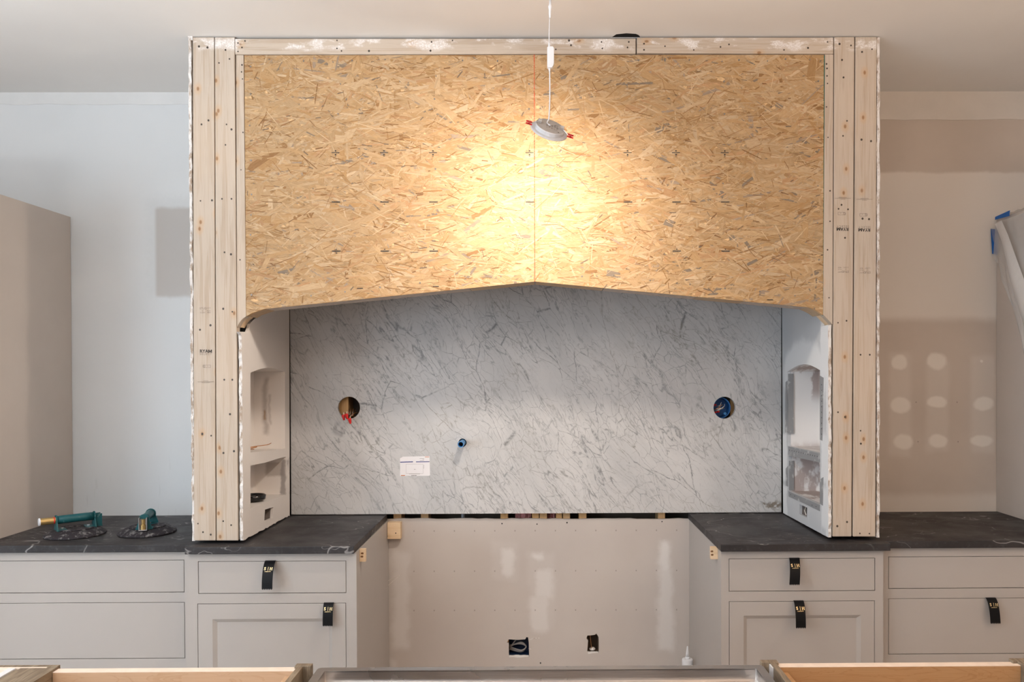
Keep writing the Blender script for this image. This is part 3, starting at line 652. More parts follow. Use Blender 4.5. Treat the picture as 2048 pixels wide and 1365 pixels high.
# mill stamps on the studs (upright on the first, upside down on the two at the other side)
def stamp(st, cx, y_stud, y_name, y_box, y_small, flip):
    k = -1 if flip else 1; mb = MB(); s = .00206; Y = HY-.0005
    def tx(txt, dx, y, h, off=0., sp=1., mi=0): p = atY(cx, y, Y); mb.add(text_vf(txt, h*s*1.38, off, sp, text_front(p.x+k*dx*s, Y, p.z, flip)), mi)
    def bar(dx, y, w_, h_, mi=1):
        p = atY(cx, y, Y); X = p.x+k*dx*s; mb.add(([(X-w_*s/2, Y, p.z-h_*s/2), (X+w_*s/2, Y, p.z-h_*s/2), (X+w_*s/2, Y, p.z+h_*s/2), (X-w_*s/2, Y, p.z+h_*s/2)], [(0, 1, 2, 3)]), mi)
    tx('RYA', -3.6, y_name, 6.2, .03, 1.05)
    pm = atY(cx, y_name, Y); Mm = text_front(pm.x+k*8.6*s, Y, pm.z, flip); hh, ww, bw = 6.2*s/2, 7.2*s/2, 1.7*s      # heavy M: two stems, two diagonals
    for q in ([(-ww, -hh), (-ww+bw, -hh), (-ww+bw, hh), (-ww, hh)], [(ww-bw, -hh), (ww, -hh), (ww, hh), (ww-bw, hh)], [(-ww, hh), (-ww+bw*1.1, hh), (bw*.55, -hh*.75), (-bw*.55, -hh*.75)], [(ww-bw*1.1, hh), (ww, hh), (bw*.55, -hh*.75), (-bw*.55, -hh*.75)]):
        mb.add(([Mm @ Vector((a_, b_, 0)) for a_, b_ in q], [(0, 1, 2, 3)]))
    tx('SELECT', 0, y_name+k*5.6, 4.2, 0, 1.35, 1)
    tx('STUD', -5, y_stud, 4.2, 0, 1., 1); tx('S-P-F', 6.2, y_stud-k*.8, 2.4, 0, 1., 1); tx('433', 6.2, y_stud+k*8, 3.2, 0, 1., 1); tx('KD-HT', 6, y_stud+k*4.3, 1.8, 0, 1., 1); tx('S-DRY', -6, y_stud+k*8.4, 2.6, 0, 1.1, 1); tx('S4S', -6, y_stud+k*4.8, 1.6, 0, 1., 1)
    for dy in (-2.6, 2.6): bar(2, y_box+dy, 15, .45)
    for dx in (-5.5, 9.5): bar(dx, y_box, .45, 5.2)
    tx('Q', -3, y_box, 4, 0, 1., 1); tx('-', 4, y_box-.5, 4, .02, 1., 1)
    for dy, w_ in ((-1.8, 8), (0, 26), (1.8, 14)): tx('m'*int(w_/1.6), 0, y_small+k*dy, 1.9, .0, 1., 1)
    mk('mill_stamp', mb, [M_INK, M_INKL], st, recalc=False, kind='stuff', label='black printed mill stamp')
stamp(studs[0], 411.5, 617.5, 703, 733, 764, False)
stamp(studs[2], 1685.5, 543.5, 458.5, 427.5, 397, True)
stamp(studs[3], 1729, 545, 460, 430, 399, True)
# boards under the arch: a 2x4 flat behind the panel edge, in pieces (plaster-edged outer ones, brown inner ones)
def soffit(pa, pb, mat, d=.10, th=.03, nm='soffit_board'):
    a, b = xz(*pa, HY), xz(*pb, HY)
    return mk(nm, prism([a, b, (b[0], b[1]+th), (a[0], a[1]+th)], 'Y', OY+.0145, OY+.0145+d), mat, hood, bevel=.001, seg=1)
M_RIBG = plain('plaster_dusty_board', (.50, .43, .38), .85, var=.15, scale=40)
lineL = lambda x: (x, 618+(563.5-618)*(x-530)/540); lineR = lambda x: (x, 563.5+(615-563.5)*(x-1070)/548)
for a, b, m in ((530, 700, M_RIBG), (701, 938, M_RIBG), (939, 1069, M_RIB)): soffit(lineL(a), lineL(b), m)
for a, b, m in ((1071, 1208, M_RIB), (1209, 1395, M_RIBG), (1396, 1490, M_RIB), (1491, 1618, M_RIBG)): soffit(lineR(a), lineR(b), m)
for pts, mm in ((botL, M_RIB), (botR, M_RIB)):
    P = [xz(*p, HY) for p in pts]; up_ = [(x, z+.045) for x, z in reversed(P)]
    mk('corner_block', prism(P+up_, 'Y', OY+.0145, OY+.115), mm, hood, bevel=.001, seg=1)
for pts in (curveL, list(reversed(curveR))):
    P = [xz(*p, HY) for p in pts]; up_ = [(x, z+.06) for x, z in reversed(P)]
    mk('corner_block', prism(P+up_, 'Y', SH+.0005, SH+.045), M_BLK, hood, bevel=.001, seg=1)
# outer drywall returns with torn front edges
for s, x0, x1 in ((0, 379.5, 385), (1, 1754.5, 1760)):
    r = random.Random(20+s); A, B = atY(x0, 600, HY).x, atY(x1, 600, HY).x
    if s == 0: A0, B0 = atY(377.5, 75, HY).x, B
    zb = ZB-.002
    o = [(-.02, zb), (-.02, ZT)]+jag((HY+.004, ZT), (HY+.004, zb), 70, .005, r)+[(HY+.004, zb)]
    mk('drywall_return', prism(o, 'X', A, B), M_TORN if s == 0 else M_TORN, hood)
mk('plaster_crumb', prism([xz(373, 68, HY), xz(385, 70, HY), xz(385, 80, HY), xz(379, 80, HY), xz(376, 75, HY)], 'Y', HY, HY+.02), M_TORN, hood)

# cheeks (inner side faces) with arched niches
CL, CR = -1.2135, 1.1915
def arch_loop(y0, y1, zs, za, zb0, zb1, X):
    n = 10; top = [(y0+(y1-y0)*i/n, zs[0]+(zs[1]-zs[0])*i/n+za*math.sin(PI*i/n)) for i in range(n+1)]
    return [(y0, zb0)]+top+[(y1, zb1)]
def open_box(loop, X0, X1):       # niche: sides and back of an outline pushed in from X0 to X1
    n = len(loop); v = [(X0, y, z) for y, z in loop]+[(X1, y, z) for y, z in loop]
    f = [(i, (i+1) % n, n+(i+1) % n, n+i) for i in range(n)]+[tuple(range(n, 2*n))]
    return v, f
def cheek(X, sgn, niche_px, top_px, mat, seed):
    up1, up2, out = niche_px
    U = [yz(*p, X) for p in up1]; L = [yz(*p, X) for p in up2]; O = [yz(*p, X) for p in out]
    r = random.Random(seed)
    zb = .9285
    top = [yz(*p, X) for p in top_px]
    front = jag((HY+.001, top[0][1]), (HY+.001, zb+.004), 55, .003, r)
    bot = jag((HY+.003, zb), (-.0312, zb-.010), 30, .003 if sgn < 0 else .0006, r)
    o = [(-.0312, 2.2)]+[(top[-1][0], 2.2)]+list(reversed(top))+front[1:]+bot
    p = mk('cheek_panel', prism(o, 'X', X, X+sgn*.0127, [U, L, O]), [mat, M_TORN], hood, label='plastered inner side of the surround with an arched niche')
    for q_ in p.data.polygons:
        if q_.normal.y < -.5 and q_.center.y < .012: q_.material_index = 1
    for lp in (U, L): mk('niche', open_box(lp, X+sgn*.0127, X+sgn*.148), mat, p, recalc=True)
    mk('outlet_box', open_box(O, X+sgn*.0127, X+sgn*.06), plain('outlet_box_grey', (.20, .165, .15), .7), p)
    return p, U, L, O
def pxarch(a, b, apexy, c, d):   # front/back jamb pixel columns, spring heights, apex, bottom heights
    n = 10; pts = [(a[0], c[1])]
    for i in range(n+1):
        k = i/n; pts.append((a[0]+(b[0]-a[0])*k, a[1]+(b[1]-a[1])*k-(( a[1]+b[1])/2-apexy)*math.sin(PI*k)))
    return pts+[(b[0], d[1])]
upL = pxarch((501, 746), (570, 744), 736, (501, 906), (570, 898))
lwL = [(501, 1018), (501, 932), (530, 926), (556, 918), (572, 914), (572.5, 989)]
otL = [(528.5, 1043), (530, 1020), (547, 1014.5), (545.5, 1037), (536, 1041)]
cl, *_ = cheek(CL, -1, (upL, lwL, otL), [(479, 664), (496, 664), (499, 656), (500, 648), (506, 641), (512, 636), (522, 629), (535, 622)], mat_cheek_left(), 4)
upR = list(reversed(pxarch((1575, 744), (1640, 741), 729, (1577, 893), (1640, 907))))
upR = pxarch((1640, 741), (1575, 744), 729, (1640, 907), (1577, 893))
lwR = [(1640, 1010), (1640, 926), (1608, 918), (1577, 912.5), (1577, 982.5), (1608, 996)]
otR = [(1613.5, 1036), (1614.5, 1016), (1599, 1009), (1598.5, 1029)]
MCR = mat_cheek_right(CR)
cr, *_ = cheek(CR, 1, (upR, lwR, otR), [(1656.5, 650), (1643, 653), (1642, 641), (1637, 634), (1630, 629), (1622, 626), (1612, 621), (1595, 617)], MCR, 5)
# galvanised corner beads around the openings of the grey cheek, with their rows of holes
def bead(pts, holes=(), X=CR, par=cr, th=.0016):
    P = [yz(*p, X) for p in pts]
    o = mk('corner_bead', prism(P, 'X', X-th, X), M_BEAD, par)
    if holes:
        mb = MB()
        for h in holes:
            y, z = yz(*h, X); n = 6; mb.add(([(X-th-.0004, y+.0035*math.cos(2*PI*k/n), z+.003*math.sin(2*PI*k/n)) for k in range(n)], [tuple(range(n))]))
        mk('bead_holes', mb, M_DARK, par, kind='stuff', recalc=False)
bead([(1577, 912), (1577, 893.5), (1640, 907.5), (1640, 925.5)], [(1580+i*4.6, 900+i*1.05+1) for i in range(13)])
bead([(1578, 994), (1577, 983), (1608, 996.5), (1640, 1010.5), (1640, 1023), (1609, 1008)], [(1582, 990), (1590, 993), (1625, 1011), (1633, 1014)])
bead([(1571, 866), (1571.5, 765), (1575, 762), (1576.5, 866)]); bead([(1572, 972), (1572, 938), (1576.7, 932), (1576.7, 974)])
bead([(1640.4, 880), (1640.4, 752), (1647.5, 756), (1645, 882)], [(1644, 770+i*11) for i in range(10)])
bead([(1640.4, 1008), (1640.4, 960), (1647, 955), (1646, 1012)])
def jamb_bead(px0, px1, y0, y1):
    Y = yz(px0, (y0+y1)/2, CR)[0]; a, b = atY(px0, y1, Y-.001), atY(px1, y0, Y-.001)
    mk('corner_bead', box(max(a.x, CR+.0005), b.x, Y-.0016, Y-.0004, a.z, b.z), M_BEAD, cr)
jamb_bead(1576, 1587, 748, 868); jamb_bead(1577.5, 1588, 922, 981)
bl = MB()
bl.add(tube([(CR+.02, yz(1603, 1020, CR)[0], .995), (CR+.005, yz(1607, 1020, CR)[0], .985), (CR+.01, yz(1608, 1020, CR)[0], .965)], .0022, 6))
mk('wire', bl, M_WIREW, cr)

# ------------------------------------------------------------------ marble slab
MY = -.03
zb_, xl_, xr_ = atY(1075, 1027.5, MY).z, CL+.0015, CR-.0015
hL, hR, hP = atY(698, 816, MY), atY(1449, 816, MY), atY(925, 886, MY)
marble = mk('marble_backsplash', prism(rect(xl_, xr_, zb_, 2.24), 'Y', MY, MY+.02, [circ(hL.x, hL.z, .054), circ(hR.x, hR.z, .054), circ(hP.x, hP.z, .020, 24)]), M_MARBLE,
            label='tall grey-veined white marble slab with two round holes behind the range opening', category='backsplash')
mb = MB(); YS = MY-.0008
c = [xz(*p, YS) for p in ((800, 952.5), (858, 952.3), (860, 951), (859, 913), (806, 914), (800, 917.5))]
mb.add(prism(c, 'Y', YS, MY-.0001), 0)
stk = mk('paper_sticker', mb, [M_PAPER], marble, label='white paper label with a navy line and orange print')
mb = MB(); YS2 = YS-.0004
def pq(x0, y0, x1, y1, mi, sk=0):
    a, b, c_, d = xz(x0, y1+sk, YS2), xz(x1, y1, YS2), xz(x1, y0, YS2), xz(x0, y0+sk, YS2)
    mb.add(([(p[0], YS2, p[1]) for p in (a, b, c_, d)], [(0, 1, 2, 3)]), mi)
pq(800.3, 923.5, 826, 925.2, 0, .8); pq(832, 923.3, 859, 924.8, 0, .4)
pq(850, 914, 858.5, 915, 1); pq(802, 952-.2-.9, 810, 952.2, 1)
for i in range(9): pq(822.5+i*1.25, 950.8, 822.5+i*1.25+.7, 952.3, 2)
for y, x0_, x1_ in ((917.5, 839, 848), (919.4, 845, 848), (921.5, 840, 848)): pq(x0_, y, x1_, y+.5, 3)
for y in (929, 947.5): pq(812, y, 846, y+.25, 3)
for x in (812, 846): pq(x, 929, x+.25, 947.5, 3)
pq(847.4, 930, 847.8, 938, 3); pq(828, 939, 831, 939.7, 3); pq(818, 948.3, 840, 948.8, 3)
mk('label_print', mb, [M_NAVY, M_ORANGE, M_INK, M_INKL], stk, recalc=False)

# what comes out of the slab: water stub, capped wires, blue junction box
pp = thing('water_pipe', 'short blue water pipe stub sticking out of the marble slab', 'pipe', (hP.x, MY, hP.z))
def ring_tube(r0, r1, y0, y1, cx, cz, n=24):
    v = []; f = []
    for r, y in ((r0, y0), (r0, y1), (r1, y1), (r1, y0)): v += [(cx+r*math.cos(2*PI*k/n), y, cz+r*math.sin(2*PI*k/n)) for k in range(n)]
    for i in range(4):
        for k in range(n): f.append((i*n+k, i*n+(k+1) % n, ((i+1) % 4)*n+(k+1) % n, ((i+1) % 4)*n+k))
    return v, f
mk('pipe_wall', ring_tube(.0115, .0150, -.115, .05, hP.x, hP.z), M_PIPE, pp, smooth=False)
mk('bore_shade', box(hP.x-.011, hP.x+.011, -.06, -.055, hP.z-.006, hP.z+.006), M_DARK, pp)  # black plate inside the pipe, painted for the shade in its bore
wb = thing('wire_bundle', 'capped electrical wires with three red wire nuts hanging from the round marble hole', 'wires', (hL.x, MY, hL.z-.05))
nuts = [((687.5, 836), -.10), ((694, 834), -.115), ((700, 843), -.10)]
mb_n = lathe([(.0015, -.015), (.0075, -.0145), (.0082, -.010), (.0062, .004), (.0045, .012), (.0, .0135)], 12)
for i, ((x, y), Y) in enumerate(nuts):
    p = atY(x, y, Y); st = Vector((hL.x-.008+.01*i, .03, hL.z-.012))
    top = p+Vector((0, 0, .012))
    for q in (-1, 1):
        mk('wire', tube(spline([st+Vector((q*.006, 0, q*.004)), Vector((hL.x-.005+.012*i+q*.003, -.03, hL.z-.035)), top+Vector((q*.002, .012, .012)), top]), .0017, 6), M_COPPER if q > 0 else M_WIREW, wb, smooth=True)
    M4 = Matrix.Translation(p) @ Matrix.Rotation(PI+random.uniform(-.25, .25), 4, 'X') @ Matrix.Rotation(random.uniform(-.25, .25), 4, 'Y') @ Matrix.Rotation(i, 4, 'Z')
    m = MB().add(mb_n, 0, M4)
    for q in (-1, 1): m.add(box(q*.007-.002, q*.007+.002, -.0012, .0012, -.014, -.002), 0, M4)
    mk('wire_nut', m, M_RED, wb, smooth=False)
mk('wire', tube(spline([(hL.x+.03, .05, hL.z-.03), (hL.x+.025, .0, hL.z-.028), (hL.x+.012, -.02, hL.z-.036), (hL.x+.018, .01, hL.z-.05)]), .003, 6), M_COPPER, wb, smooth=True)
jb = thing('junction_box', 'blue round electrical junction box full of wires inside the marble hole', 'electrical box', (hR.x, .0, hR.z-.045))
bx = hR.x-.016
mk('box_shell', MB().add(ring_tube(.049, .053, -.002, .06, bx, hR.z-.002, 36)).add(([(bx+.05*math.cos(2*PI*k/24), .058, hR.z+.05*math.sin(2*PI*k/24)) for k in range(24)], [tuple(range(24))])), M_BLUE, jb)
for ang in (-.85, 2.3):
    c_ = Vector((bx+.041*math.cos(ang), .004, hR.z+.041*math.sin(ang)))
    mk('screw_lug', MB().add(ring_tube(.0022, .0065, -.001, .02, c_.x, c_.z, 12)), M_PIPE, jb)
rw = random.Random(8)
for k in range(7):
    a, b = rw.uniform(-.034, -.01), rw.uniform(-.004, .03)
    z0_, z1_ = hR.z+rw.uniform(-.02, .01), hR.z+rw.uniform(-.01, .026)
    mk('wire', tube(spline([(bx+a, .03, z0_-.006), (bx+a+.012, rw.uniform(-.004, .01), z0_), (bx+b-.01, rw.uniform(-.006, .008), (z0_+z1_)/2+.004), (bx+b, .02, z1_)]), .0016, 6), (M_WIREW, M_COPPER, M_WIREG)[k % 3], jb, smooth=True)
for dx, dz, l in ((-.034, .012, .016), (-.012, -.022, .008), (-.03, -.025, .012)):
    mk('wire_nut', tube([(bx+dx, .004, hR.z+dz), (bx+dx+l, -.004, hR.z+dz+.001)], [.005, .0035], 8), M_RED, jb)

# boxes and cables behind the two ragged holes low on the wall
M_NAVYBOX = plain('navy_box_plastic', (.004, .016, .05), .5)
for nm, hp, mat, lab in (('outlet_box', h1, M_NAVYBOX, 'blue two-gang outlet box with coiled cable in the wider ragged hole low on the wall'), ('outlet_box', h2, plain('outlet_box_brown', (.10, .065, .04), .7), 'narrow outlet box with one bare wire in the smaller ragged hole low on the wall')):
    a0, a1 = min(p[0] for p in hp)+.004, max(p[0] for p in hp)-.002; b0, b1 = min(p[1] for p in hp)+.006, max(p[1] for p in hp)-.010
    ob = thing(nm, lab, 'outlet box', ((a0+a1)/2, .016, b0))
    wdt = .002; m = MB()
    for q in (box(a0, a0+wdt, .014, .075, b0, b1), box(a1-wdt, a1, .014, .075, b0, b1), box(a0, a1, .014, .075, b0, b0+wdt), box(a0, a1, .014, .075, b1-wdt, b1), box(a0, a1, .073, .075, b0, b1)): m.add(q)
    mk('box_shell', m, mat, ob)
    c_ = Vector(((a0+a1)/2, .03, (b0+b1)/2))
    zl_ = min(p[1] for p in hp); mk('plaster_lip', prism(jag((a0, zl_+.011), (a1, zl_+.010), 14, .0012)+[(a1, zl_+.010), (a1-.002, zl_+.001), (a0+.002, zl_+.001)], 'Y', .002, .0125), plain('gypsum_white', (.68, .65, .62), .9), ob, label='broken white gypsum edge')
    if mat == M_NAVYBOX:
        for k in range(3):
            w_ = (a1-a0)*.42; pts = [(c_.x-w_, .05, c_.z-.012-.006*k), (c_.x+w_*.3, .022+.004*k, c_.z-.020-.005*k), (c_.x+w_*.88, .026, c_.z-.004), (c_.x+w_*.4, .03, c_.z+.017-.004*k), (c_.x-w_*.4, .035, c_.z+.006), (c_.x-w_, .05, c_.z-.004-.004*k)]
            mk('cable', tube(spline(pts), .0034, 8), M_WIREG, ob, smooth=True)
        mk('cable', tube(spline([(c_.x-.03, .04, c_.z+.004), (c_.x-.02, .03, c_.z+.02), (c_.x-.01, .045, c_.z+.028)]), .003, 8), M_WIREG, ob, smooth=True)
    else:
        mk('cable', tube(spline([(c_.x-.012, .03, b1-.002), (c_.x-.009, .022, c_.z+.01), (c_.x-.005, .022, b0+.016)]), .0016, 6), M_COPPER, ob, smooth=True)
        mk('plaster_lump', MB().add(lathe([(.0, 0), (.012, .002), (.017, .008), (.010, .014), (0, .016)], 10), 0, Matrix.Translation((c_.x, .03, b0+.003))), M_TORN, ob, smooth=True)

# ------------------------------------------------------------------ worktops
CZ, CT = .915, .030
YC, YC2 = -.700, -.6585
XPL, XPR = -2.2911, 2.2658
def worktop(name, outline, label):
    return mk(name, prism(outline, 'Z', CZ-CT, CZ), M_SOAP, bevel=.0025, seg=2, label=label, category='worktop')
jl, jr = atZ(367.5, 1096, CZ).x, atZ(1777.5, 1086, CZ).x
worktop('stone_worktop', [(XPL, -.012), (XPL, YC2), (jl, YC2), (jl, YC), (-.7475, YC), (-.7475, -.012)], 'dark veined soapstone worktop carrying the two suction lifters')
worktop('stone_worktop', [(.7345, -.012), (.7345, YC), (jr, YC), (jr, YC2), (XPR, YC2), (XPR, -.012)], 'dark soapstone worktop beside the plastic-draped tall cabinet, bare of tools')

# ------------------------------------------------------------------ base cabinets
YF, YF2 = -.675, -.634
ZC = CZ-CT-.001
def shaker(name, x0, x1, z0, z1, Y, par, mg_px):
    m = MB()
    (ax, az, bx_, bz) = mg_px             # inner panel opening
    bv = .016
    m.add(prism(rect(x0, x1, z0, z1), 'Y', Y, Y+.02, [rect(ax, bx_, az, bz)]))
    o_, i_ = rect(ax, bx_, az, bz), rect(ax+bv, bx_-bv, az+bv, bz-bv)
    v = [(u, Y+.0005, w_) for u, w_ in o_]+[(u, Y+.011, w_) for u, w_ in i_]
    m.add((v, [(k, (k+1) % 4, 4+(k+1) % 4, 4+k) for k in range(4)]))
    d = mk(name, m, M_CAB, par, bevel=0)
    mk('door_panel', box(ax+bv-.001, bx_-bv+.001, Y+.0105, Y+.016, az+bv-.001, bz-bv+.001), M_CAB, d)
    return d
def cabinet(label, xl, xr, Y, openings, side=None, group=None):
    c = thing('base_cabinet', label, 'cabinet', ((xl+xr)/2, (Y-.01)/2, 0))
    g = .0022
    hs = [rect(a-g, b+g, e-g, f+g) for a, b, e, f, _ in openings]
    m = MB().add(prism(rect(xl, xr, .10, ZC), 'Y', Y, Y+.02, hs))
    mk('face_frame', m, M_CAB, c)
    m = MB()
    for q in (box(xl, xl+.018, Y+.0202, -.003, .10, ZC), box(xr-.018, xr, Y+.0202, -.003, .10, ZC), box(xl+.0182, xr-.0182, Y+.0202, -.003, .10, .118), box(xl+.0182, xr-.0182, -.012, -.003, .119, ZC)): m.add(q)
    mk('carcass', m, M_CAB, c)
    mk('interior_shade', box(xl+.02, xr-.02, Y+.024, Y+.028, .12, ZC-.02), M_GAP, c, label='near-black sheet for the inner shade seen through the gaps')  # near-black sheet behind the fronts, standing in for inner shade
    mk('toe_kick', box(xl, xr, Y+.07, Y+.085, 0, .099), M_GAP, c)
    for a, b, e, f, kd in openings:
        if kd == 'drawer': mk('drawer', box(a, b, Y+.0003, Y+.022, e, f), M_CAB, c, bevel=.0008, seg=1)
        else: shaker('door', a, b, e, f, Y+.0003, c, kd)
    return c
def op(p, q, Y, kind):      # opening from two opposite pixel corners
    a, b = xz(*p, Y), xz(*q, Y); x0_, x1_ = sorted((a[0], b[0])); z0_, z1_ = sorted((a[1], b[1])); return (x0_, x1_, z0_, z1_, kind)
def bot(x, y0, Y): return None
# far one on the lifter side: three drawers; top two partly in frame
xe = atY(379.5, 1200, YF2).x
d1 = op((-75, 1187), (367.5, 1121.5), YF2, 'drawer'); d2 = op((-75, 1319.5), (368.5, 1206), YF2, 'drawer')
d1 = (XPL+.035, *d1[1:]); d2 = (XPL+.035, *d2[1:])
d3 = (d2[0], d2[1], .14, d2[2]-.045, 'drawer')
cabinet('greige drawer base cabinet under the worktop with the suction lifters, no ribbons on it', XPL+.002, xe-.0005, YF2, [d1, d2, d3])
xa, xb = atY(381, 1200, YF).x, atY(711.5, 1200, YF).x
d1 = op((397.5, 1187.5), (691.3, 1123), YF, 'drawer'); dd = op((398, 1500), (691, 1207.5), YF, 'door')
pin = op((426.5, 1450), (664, 1238), YF, None); dd = (dd[0], dd[1], .14, dd[3], (pin[0], .20, pin[1], pin[3]))
cabinet('greige base cabinet with drawer and panelled door, nearest the pale wood block', xe+.0005, -.7475+.004, YF, [d1, dd])
xa, xb = atY(1443, 1200, YF).x, atY(1766.5, 1200, YF).x
d1 = op((1458.7, 1183), (1749.3, 1117.5), YF, 'drawer'); dd = op((1459.4, 1500), (1748.5, 1203), YF, 'door')
pin = op((1487.5, 1450), (1722, 1231), YF, None); dd = (dd[0], dd[1], .14, dd[3], (pin[0], .20, pin[1], pin[3]))
cabinet('base cabinet with two black ribbons, one on its drawer and one on its panelled door', .7415, xb, YF, [d1, dd])
d1 = op((1777.6, 1177.5), (2190, 1113), YF2, 'drawer'); d2 = op((1777.6, 1309), (2190, 1196.5), YF2, 'drawer'); d1 = (d1[0], XPR-.035, *d1[2:]); d2 = (d2[0], XPR-.035, *d2[2:]); d3 = (d2[0], d2[1], .14, d2[2]-.045, 'drawer')
cabinet('drawer base cabinet with a single black ribbon on its deep middle drawer', xb+.001, XPR-.002, YF2, [d1, d2, d3])

# ribbons pinched in the drawer and door tops
PROF = [(.012, .0012), (.002, .0013), (-.010, .0005), (-.022, -.006), (-.034, -.018), (-.044, -.036), (-.051, -.058), (-.055, -.082)]
def ribbon(px, py, px2, py2, Y, label, skew=0., out=1.):
    p = atY(px, py, Y); wd = (px2-px)*.00203
    L = (py2-py)*.00203; prof = [(a*(out if a < 0 else 1), b) for a, b in PROF]
    k = L/.098; prof = [(a*(.5+.5*k), b*k*1.03) for a, b in prof]
    root = thing('ribbon_tag', label, 'ribbon', (p.x+wd/2, Y, p.z), 'black ribbon tags on the cabinet fronts')
    pts = spline([(0, a, b) for a, b in prof], 4); v = []; f = []; n = len(pts)
    for i, q in enumerate(pts):
        for s in (0, 1): v.append((p.x+s*wd+skew*i/n, Y+q.y, p.z+q.z))
    for i in range(n-1): f.append((2*i, 2*i+1, 2*i+3, 2*i+2))
    # pinked end: a row of small teeth
    d = (pts[-1]-pts[-2]).normalized(); e = len(v); nt = 6
    a0 = Vector(v[-2]); a1 = Vector(v[-1])
    for t_ in range(nt):
        q0, q1 = a0.lerp(a1, t_/nt), a0.lerp(a1, (t_+1)/nt); m_ = (q0+q1)/2+Vector((0, d.y, d.z))*.005
        e = len(v); v += [q0, q1, m_]; f.append((e, e+1, e+2))
    rb = mk('ribbon', (v, f), M_RIBBON, root, smooth=False, recalc=False)
    sol = rb.modifiers.new('thickness', 'SOLIDIFY'); sol.thickness = .0006; sol.offset = 0
    # gilt lettering
    i = 17; q = pts[i]; tg = (pts[i-1]-pts[i+1]).normalized(); nrm = Vector((1, 0, 0)).cross(tg)
    if nrm.y > 0: nrm = -nrm
    R = Matrix(((1, 0, nrm.x, 0), (0, tg.y, nrm.y, 0), (0, tg.z, nrm.z, 0), (0, 0, 0, 1)))
    C = Vector((p.x+wd/2+skew*i/n, Y+q.y, p.z+q.z))+nrm*.0022
    M4 = Matrix.Translation(C) @ R; m = MB()
    m.add(text_vf('S', .0165, .02, 1, M4 @ Matrix.Translation((-.0125, .003, 0))))
    def bar(x, y, w_, h_): m.add(([M4 @ Vector((x-w_/2, y-h_/2, 0)), M4 @ Vector((x+w_/2, y-h_/2, 0)), M4 @ Vector((x+w_/2, y+h_/2, 0)), M4 @ Vector((x-w_/2, y+h_/2, 0))], [(0, 1, 2, 3)]))
    bar(0, .003, .0013, .0155)
    for x in (.0085, .0155): bar(x, .003, .0024, .0115); bar(x, .0085, .0046, .0008); bar(x, -.0025, .0046, .0008)
    bar(.012, .003, .006, .0011)
    m.add(text_vf('CABINETRY', .0044, .01, 1.12, M4 @ Matrix.Translation((0, -.0082, 0))))
    mk('gold_lettering', m, M_GOLD, root, recalc=False, label='gold printed letters')
ribbon(531, 1122.5, 552, 1178, YF, 'black ribbon on the drawer above the panelled door nearest the wood block', .005)
ribbon(648, 1206.5, 668, 1253, YF, 'shortest black ribbon, at the corner of the panelled door nearest the wood block', .003, .6)
ribbon(1580, 1117, 1600.5, 1169, YF, 'upper of the two black ribbons on the same cabinet, on its drawer', -.022)
ribbon(1587, 1202.5, 1607, 1256, YF, 'lower of the two black ribbons on the same cabinet, on its panelled door', -.006, .8)
ribbon(1969.5, 1196.7, 1990, 1249.5, YF2, 'black ribbon alone on the deep drawer below the plastic-draped tall cabinet', .004, .6)

# small pine pieces by the range opening
a, b = xz(769.5, 1079, -.038), xz(801, 1046, -.038)
blk = thing('wood_block', 'pale pine block screwed to the wall just under the slot below the marble', 'wood block', ((a[0]+b[0])/2, -.019, a[1]))
mk('block', box(-.742, b[0], -.038, -.0005, a[1], b[1]), M_BLK, blk, bevel=.0015)
mk('screw_head', disc_heads([atY(791.5, 1067, -.038)], .0042, .0005), M_DARK, blk)
r = random.Random(2); zt_, zb2 = b[1], a[1]
for s, X, px0, px1, lab in ((1, -.7433, 713, 731, 'small pine pocket-hole block on the cabinet side below the counter near the wood block'), (-1, .7413, 1421.5, 1437, 'small pine pocket-hole block on the cabinet side nearest the white caulk tube')):
    Y = -.62; y0, y1 = (1099, 1124.5) if s > 0 else (1095, 1119.5)
    pz0, pz1 = atY(px0, y1, Y).z, atY(px0, y0, Y).z
    xe_ = atY(px1 if s > 0 else px0, 1110, Y).x
    c_ = thing('pocket_block', lab, 'wood block', ((X+xe_)/2, Y+.009, pz0))
    mk('block', box(min(X, xe_), max(X, xe_), Y, Y+.018, pz0, pz1), M_BLK, c_, bevel=.001)
    hs = ((725, 1107.5), (724.5, 1114)) if s > 0 else ((1424.5, 1103.5), (1425, 1110.5))
    m = MB()
    for h in hs:
        p = atY(*h, Y-.0005); n = 10; m.add(([(p.x+.0075*math.cos(2*PI*k/n)*(1 if math.cos(2*PI*k/n) < 0 else .6), Y-.0006, p.z+.0042*math.sin(2*PI*k/n)) for k in range(n)], [tuple(range(n))]))
    mk('pocket_hole', m, plain('pocket_hole_brown', (.20, .095, .04), .8), c_, recalc=False, kind='stuff')

tw = thing('thin_wire', 'two thin pale wire ends poking out beside the cabinet in the range opening', 'wire', atY(772, 1170, -.012))
for pl_ in ([(769, 1168), (780, 1160), (790, 1155), (799, 1152)], [(769, 1181), (776, 1172), (786, 1163), (796, 1155)]):
    mk('wire_end', tube(spline([atY(x, y, -.012-.0008*(x-769)) for x, y in pl_], 4), .0011, 6), M_WIREW, tw, smooth=True)
